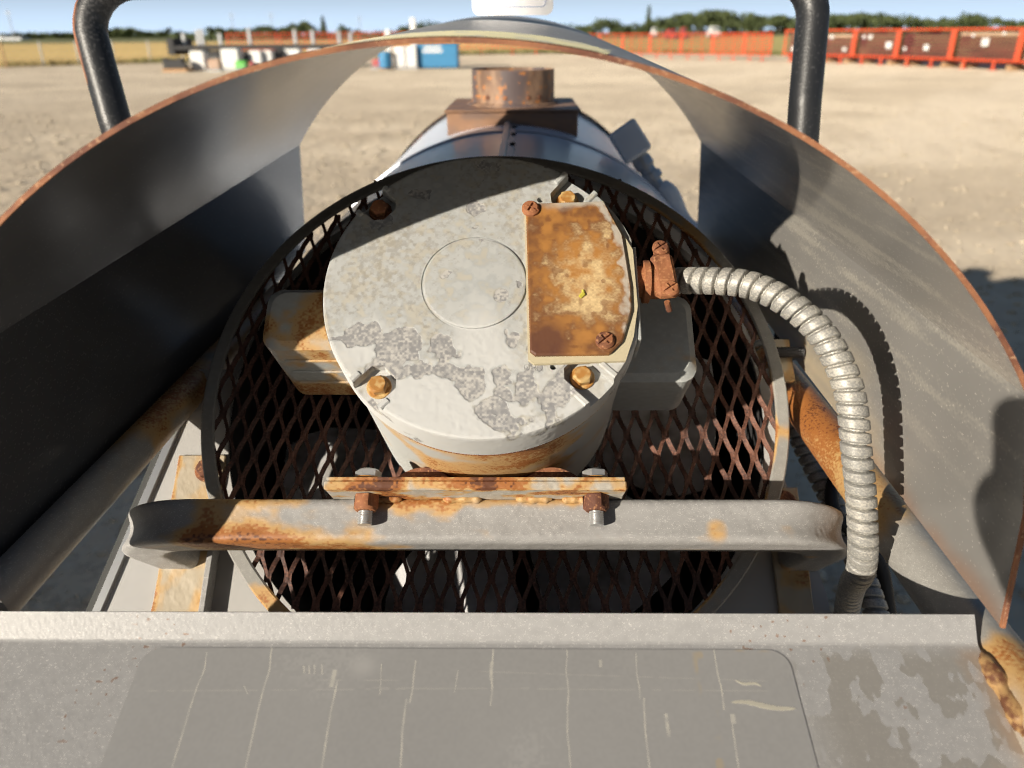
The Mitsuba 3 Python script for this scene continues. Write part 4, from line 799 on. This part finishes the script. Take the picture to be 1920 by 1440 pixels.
# farther run, seen through
far = [(9.5, 32.3), (8.7, 33.3), (7.75, 34.6), (6.7, 35.9), (5.6, 37.4), (4.6, 39.2), (3.7, 41.2), (2.9, 43.4)]
for i in range(7): cattle_panel(far[i], far[i + 1], 0.98, 0.22, '%s see-through orange panel of the far run, counted from the right handle towards the hood' % ('first', 'second', 'third', 'fourth', 'fifth', 'sixth', 'seventh')[i], 'thin orange panels in the far run', bars=3 if i > 1 else 7, picket=2, r=0.026)
for i in range(6):
    x = -16.5 + 3.0 * i; cattle_panel((x, 46.5 - .12 * i), (x + 2.9, 46.4 - .12 * i), 1.15, 0.35, 'faded orange rail panel behind the flatbed trailer, %s from its headboard end' % ('first', 'second', 'third', 'fourth', 'fifth', 'sixth')[i], 'orange panels behind the trailer', bars=4, picket=1, r=0.026)

# goods in front of the trailer, left
t = thing('flatbed_trailer', 'long dark flatbed trailer deck with upright stakes behind the white totes', 'trailer')
put(t + '__deck', cbox(-12.1, -6.3, 28.9, 30.6, 0.62, 0.76, 0.02), 'm_dark', smooth=False)
put(t + '__headboard', cbox(-12.35, -12.1, 28.9, 30.6, 0.45, 1.0, 0.02), 'm_dark', smooth=False)
for (u, v) in ((353, 62), (380, 55), (388, 54), (421, 62), (476, 51), (561, 55), (594, 56), (643, 58), (664, 60)):
    x = bgx(u, 29.4); put(t + '__stake', cbox(x - .055, x + .055, 29.3, 29.42, 0.765, bgz(v, u, 29.4), 0.01), 'm_postgrey', smooth=False)
for x in (-11.2, -8.4, -7.2): put(t + '__wheel', lathe([(0.08, -.1), (.28, -.1), (.33, -.06), (.33, .06), (.28, .1), (.08, .1)], 24, closed=True), 'm_rubber', trimesh.transformations.translation_matrix([x, 29.2, .33]) @ trimesh.transformations.rotation_matrix(math.pi / 2, [1, 0, 0]), smooth=35)
def tote(u0, u1, v0, v1, y, label, mat='m_white', group=None, round_=False, cat_='tote', name='tote'):
    t = thing(name, label, cat_, group); x0, x1 = bgx(u0, y), bgx(u1, y); um = (u0 + u1) / 2; z1 = bgz(v0, um, y); z0 = 0.0
    w = x1 - x0
    if round_:
        put(t + '__drum', lathe([(0, .06), (w * .48, .06), (w * .5, .09), (w * .5, z1 * .48), (w * .515, z1 * .5), (w * .5, z1 * .52), (w * .5, z1 - .03), (w * .46, z1), (0, z1)], 28), mat, trimesh.transformations.translation_matrix([(x0 + x1) / 2, y, 0]), smooth=35)
    else:
        put(t + '__tank', rbox(x0, x1, y, y + max(.4, w * .8), 0.07, z1, min(.05, w * .12), 5), mat, smooth=40)
        for zz in (0.3, .6): put(t + '__band', cbox(x0 - .006, x1 + .006, y - .008, y + .001, z1 * zz, z1 * zz + .015), 'm_postgrey', smooth=False)
    put(t + '__pallet', cbox(x0 - .03, x1 + .03, y - .03, y + max(.4, w * .8), 0.0, 0.055), 'm_postgrey' if not round_ else 'm_wood', smooth=False)
    return t
tote(357, 384, 96, 130, 27.2, 'leftmost tall white tote on a dark base in front of the trailer')
tote(386, 394, 97, 125, 27.8, 'narrow white drum directly right of the leftmost white tote', round_=True, name='drum', cat_='drum')
tote(389, 411, 112, 130, 26.9, 'low orange brown crate standing between two white totes', 'm_tan', name='crate', cat_='crate')
tote(416, 449, 92, 132, 27.0, 'largest white tote, left behind the bright green crate')
tote(440, 460, 115, 131, 26.4, 'bright green crate standing before the white totes', 'm_green', name='crate', cat_='crate')
tote(461, 474, 117, 127, 27.2, 'small dark red crate right of the green crate', 'm_red', name='crate', cat_='crate')
tote(469, 492, 95, 125, 27.4, 'white tote third from left, above the dark red crate')
tote(495, 512, 95, 122, 27.6, 'narrower white tote just left of the dark boxes')
tote(514, 532, 93, 118, 28.0, 'black tote between white ones, half hidden by the hood rim', 'm_dark')
tote(534, 565, 92, 112, 28.2, 'wide white tote partly behind the hood rim, farthest right of the trailer group')
tote(396, 414, 95, 112, 28.2, 'stack of dark boxes above the orange brown crate', 'm_dark', name='crate', cat_='crate')
tote(450, 468, 96, 114, 27.9, 'dark crate standing behind the bright green crate', 'm_dark', name='crate', cat_='crate')
tote(580, 604, 92, 108, 28.4, 'small white tote half hidden behind the hood rim, beside a stake')
tote(700, 722, 112, 127, 27.6, 'red bag like crate left of the blue drum', 'm_red', name='crate', cat_='crate')
tote(714, 738, 97, 127, 27.3, 'blue and white drum beside the paired white totes', 'm_blue', round_=True, name='drum', cat_='drum')
tote(742, 764, 86, 125, 27.4, 'left one of two white totes beside the blue bin')
tote(766, 785, 86, 125, 27.4, 'right one of two white totes, touching the blue bin')
t = thing('pallet', 'wooden pallet of dark machine parts left of the totes', 'pallet'); put(t + '__deck', cbox(bgx(306, 26.8), bgx(352, 26.8), 26.6, 27.4, .0, .10), 'm_wood', smooth=False)
for i in range(7): x = bgx(314 + i * 5.5, 26.9); put(t + '__machine_part', rbox(x - .08, x + .08, 26.7, 26.95, .102, .24 + .2 * rng.random(), .02, 4), 'm_dark', smooth=40)
t = thing('waste_bin', 'large blue steel bin with two white label stripes under the hood rim', 'bin'); y = 27.6; x0, x1 = bgx(786, y), bgx(862, y)
put(t + '__body', cbox(x0, x1, y, y + .9, .04, 0.74, .015), 'm_blue', smooth=False); put(t + '__lid', cbox(x0 - .02, x1 + .02, y - .02, y + .92, .742, .78, .01), 'm_blue', smooth=False)
put(t + '__label', cbox(bgx(797, y), bgx(834, y), y - .006, y - .001, .50, .58), 'm_white', smooth=False); put(t + '__label', cbox(bgx(800, y), bgx(832, y), y - .006, y - .001, .63, .70), 'm_white', smooth=False)
put(t + '__skid', cbox(x0, x1, y + .1, y + .8, 0, .038), 'm_dark', smooth=False)
for u, v, lab in ((733, 55, 'short white square post left of the tall white one'), (781, 33, 'tall white square post above the blue bin')):
    x = bgx(u, 32); put(thing('white_post', lab, 'post') + '__shaft', cbox(x - .10, x + .10, 32, 32.2, 0, bgz(v, u, 32), .01), 'm_white', smooth=False)
# fence posts and poles of the field
fl = np.array(FB[:5], float)
for i, (u, y) in enumerate(((8, 32.0), (80, 33.6), (148, 35.0), (215, 36.4), (283, 38.0), (345, 39.6))):
    x = bgx(u, y); t = thing('fence_post', ['weathered fence post at the left picture edge', 'pale fence post between picture edge and left handle', 'pale fence post hidden just left of the handle leg', 'pale fence post just right of the left handle leg', 'pale thin fence post halfway from handle to the totes', 'last pale fence post before the totes'][i], 'fence post', 'posts along the field')
    put(t + '__shaft', seg((x, y, 0), (x, y, 0.92), 0.035, 8), 'm_wood' if i == 0 else 'm_postgrey')
wp = [(bgx(u, y), y) for u, y in ((-120, 29.5), (8, 32.0), (80, 33.6), (148, 35.0), (215, 36.4), (283, 38.0), (345, 39.6), (430, 42))]
put('wire_fence', cat(*[seg((*a, z), (*b, z), .004, 4) for a, b in zip(wp, wp[1:]) for z in (.3, .55, .85)]), 'm_postgrey', smooth=False, label='three thin wires strung along the field posts', category='wire fence')
for u, v, y, lab in ((36, 18, 210, 'tall thin pole on the skyline at far left'), (447, 24, 260, 'faint utility pole above the flatbed trailer, left one'), (520, 24, 260, 'faint utility pole above the flatbed trailer, right one'), (683, 30, 260, 'faint utility pole above the left hood shoulder')):
    x = bgx(u, y); z = bgz(v, u, y); put(thing('utility_pole', lab, 'pole') + '__mast', cat(seg((x, y, 0), (x, y, z), .14, 6), cbox(x - .8, x + .8, y - .06, y + .06, z - .8, z - .65)), 'm_postgrey', smooth=False)
def shed(u0, u1, v, y, mat, lab):
    t = thing('farm_shed', lab, 'shed'); x0, x1 = bgx(u0, y), bgx(u1, y); z = bgz(v, (u0 + u1) / 2, y)
    put(t + '__wall', cbox(x0, x1, y, y + 8, 0, z * .7), mat, smooth=False); put(t + '__roof', prism(Polygon([(0, z * .7 + .01), (8, z * .7 + .01), (4, z)]), 0, x1 - x0), mat, np.array([[0, 0, 1, x0], [1, 0, 0, y], [0, 1, 0, 0], [0, 0, 0, 1.0]]), smooth=False)
shed(0, 12, 67, 400, 'm_white', 'white farm shed on the skyline at the left edge'); shed(15, 48, 69, 400, 'm_postgrey', 'long grey farm shed on the left skyline')
def car(u, y, w, h, mat, lab):
    t = thing('parked_car', lab, 'car'); x = bgx(u, y)
    put(t + '__body', rbox(x - w / 2, x + w / 2, y, y + 1.7, .3, .3 + h * .5, .1, 4), mat, smooth=40); put(t + '__cabin', rbox(x - w * .3, x + w * .28, y + .1, y + 1.6, .25 + h * .45, .3 + h, .12, 4), mat, smooth=40)
    put(t + '__window', cbox(x - w * .25, x + w * .23, y + .088, y + .099, .35 + h * .55, .2 + h * .95), 'm_glass', smooth=False)
    for s in (-.3, .3): put(t + '__wheel', disc_solid(.32, -.1, .1, .03, 20), 'm_rubber', trimesh.transformations.translation_matrix([x + s * w, y + .05, .32]) @ trimesh.transformations.rotation_matrix(math.pi / 2, [1, 0, 0]), smooth=35)
car(1344, 150, 2.2, 1.6, 'm_white', 'white vehicle in the grass beyond the far orange panels'); car(1265, 118, 1.9, 1.1, 'm_red', 'red vehicle beyond the far panels, left of two red ones'); car(1288, 119, 1.2, 1.3, 'm_red', 'small red vehicle beyond the far panels, right of two red ones'); car(1232, 170, 1.3, 1.6, 'm_white', 'small white vehicle below the tall thin spruce')

# ------------------------------------------------------------------ the photographer and a made-up box added to shade the ground: both beyond the frame
t = thing('added_shade_box', 'added unseen grey box that shades the ground left of the heater', 'box')
put(t + '__body', cbox(-3.0, -1.75, -0.6, 1.0, 0.10, 0.86, 0.01), 'm_postgrey', smooth=False); put(t + '__lid', cbox(-3.03, -1.72, -0.63, 1.03, 0.865, 0.93, 0.012), 'm_grey_plastic', smooth=False)
for x in (-2.9, -1.95): put(t + '__skid', cbox(x, x + .1, -0.5, 0.9, 0.0, 0.098), 'm_wood', smooth=False)
for y in (-0.2, 0.5): put(t + '__latch', cbox(-1.749, -1.735, y, y + .06, .78, .90, .003), 'm_zinc', smooth=False)
MC = np.eye(4); MC[:3, 0] = np.cross(Fr, Ur); MC[:3, 1] = Ur; MC[:3, 2] = -Fr; MC[:3, 3] = cam_o
ph = thing('phone', 'black phone held sideways by the photographer', 'phone')
put(ph + '__case', cbox(-0.016, 0.134, -0.058, 0.015, 0.004, 0.012, 0.003), 'm_black', MC, smooth=30); put(ph + '__screen', cbox(-0.011, 0.129, -0.053, 0.010, 0.0122, 0.0126), 'm_glass', MC, smooth=False)
def limb(joints):
    """hulls of spheres along bones, one manifold"""
    out = None
    for a, b in joints:
        h = m3.Manifold.batch_hull([m3.Manifold.sphere(a[3], 20).translate(list(a[:3])), m3.Manifold.sphere(b[3], 20).translate(list(b[:3]))]); out = h if out is None else out + h
    return out
def smooth_body(m, l, it=14):
    k = to_tm(m.refine_to_length(l)); k.merge_vertices(); trimesh.smoothing.filter_taubin(k, iterations=it); return k
pe = thing('person', 'person in a dark jacket and jeans holding a phone over the heater', 'person')
py = -0.46
J = dict(hip=(0, py, .93, .15), waist=(0, py, 1.06, .135), chest=(0, py + .01, 1.28, .155), neck=(0, py + .02, 1.46, .062))
tor = m3.Manifold.batch_hull([m3.Manifold.sphere(r, 24).scale([1.12, .72, 1]).translate([x, y, z]) for x, y, z, r in (J['hip'], J['waist'])]) + m3.Manifold.batch_hull([m3.Manifold.sphere(r, 24).scale([1.15, .72, 1]).translate([x, y, z]) for x, y, z, r in (J['waist'], J['chest'])])
tor = tor + limb([((-.17, py, 1.40, .060), (.17, py, 1.40, .060)), ((0, py, 1.36, .10), (0, py + .01, 1.46, .062))])
wr = {-1: (-0.060, -0.150, 0.945), 1: (0.190, -0.130, 0.970)}
for sgn in (-1, 1):
    sh = (sgn * .185, py, 1.385, .058); el = (sgn * .255, py + .10, 1.115, .046); w = (*wr[sgn], .032); tor = tor + limb([(sh, el), (el, w)])
put(pe + '__jacket', smooth_body(tor, .03), 'm_dark', smooth=True)
leg = None
for sgn in (-1, 1): leg = limb([((sgn * .085, py, .90, .095), (sgn * .105, py + .03, .50, .066)), ((sgn * .105, py + .03, .50, .066), (sgn * .11, py, .09, .046))]) + (leg if leg is not None else m3.Manifold.sphere(.12, 20).scale([1.1, .8, .7]).translate([0, py, .90]))
P('m_denim', (0.05, 0.07, 0.12), 0.9); P('m_skin', (0.42, 0.26, 0.19), 0.5); P('m_hair', (0.04, 0.028, 0.02), 0.6)
put(pe + '__jeans', smooth_body(leg, .03), 'm_denim', smooth=True)
hd = m3.Manifold.sphere(.098, 32).scale([.80, .98, 1.12]).translate([0, py + .05, 1.63]) + limb([((0, py + .02, 1.45, .055), (0, py + .035, 1.58, .052))]) + m3.Manifold.sphere(.045, 20).scale([1, .9, .8]).translate([0, py + .105, 1.555])
hd = hd + limb([((0, py + .142, 1.645, .008), (0, py + .160, 1.612, .014))]) + m3.Manifold.sphere(.026, 16).scale([.35, .7, 1.1]).translate([.079, py + .045, 1.625]) + m3.Manifold.sphere(.026, 16).scale([.35, .7, 1.1]).translate([-.079, py + .045, 1.625]) + m3.Manifold.sphere(.016, 14).scale([1.5, .5, .5]).translate([0, py + .140, 1.577])
put(pe + '__head', smooth_body(hd, .008, 6), 'm_skin', smooth=True)
for sgn in (-1, 1): put(pe + '__eye', lathe([(0, -.011), (.008, -.008), (.011, 0), (.008, .008), (0, .011)], 16), 'm_paper', trimesh.transformations.translation_matrix([sgn * .031, py + .130, 1.642]), smooth=True)
hair = m3.Manifold.sphere(.104, 32).scale([.82, 1.0, 1.1]).translate([0, py + .045, 1.645]) - m3.Manifold.cube([.3, .14, .16], True).translate([0, py + .15, 1.60]) - m3.Manifold.cube([.3, .4, .2], True).translate([0, py, 1.50])
put(pe + '__hair', smooth_body(hair, .012, 6), 'm_hair', smooth=True)
def pcam(u, v, w): return cam_o + MC[:3, 0] * u + MC[:3, 1] * v + MC[:3, 2] * w
for sgn, gu in ((-1, -0.016), (1, 0.134)):                 # each hand grips one short edge of the phone
    w = np.array(wr[sgn]); kn = pcam(gu + sgn * .052, -.066, .006); hnd = limb([((*w, .027), (*((w + kn) / 2), .029)), ((*((w + kn) / 2), .029), (*kn, .024))])
    for f, (dv, L) in enumerate(((-.026, .9), (-.043, 1.0), (-.060, .95), (-.076, .80))):
        r0 = pcam(gu + sgn * .056, dv, .004); r1 = pcam(gu + sgn * .032, dv + .003, -.006); r2 = pcam(gu + sgn * (.030 - .024 * L), dv + .004, -.006)
        hnd = hnd + limb([((*kn, .013), (*r0, .0105)), ((*r0, .0105), (*r1, .0088)), ((*r1, .0088), (*r2, .0074))])
    t0 = pcam(gu + sgn * .020, -.050, .030); t1 = pcam(gu - sgn * .014, -.036, .022); hnd = hnd + limb([((*kn, .015), (*t0, .0118)), ((*t0, .0118), (*t1, .0092))])
    put(pe + '__hand', smooth_body(hnd, .004, 4), 'm_skin', smooth=True)
for sgn in (-1, 1): put(pe + '__shoe', rbox(sgn * .11 - .05, sgn * .11 + .05, py - .10, py + .18, 0.0, .085, .035, 8), 'm_black', smooth=40)

put(thing('plastic_strap', 'small teal plastic strap lying on the shaded ground by the right tube', 'strap') + '__band', cbox(0.79, 0.90, 1.27, 1.31, 0.004, 0.012, 0.002), 'm_teal', smooth=False)
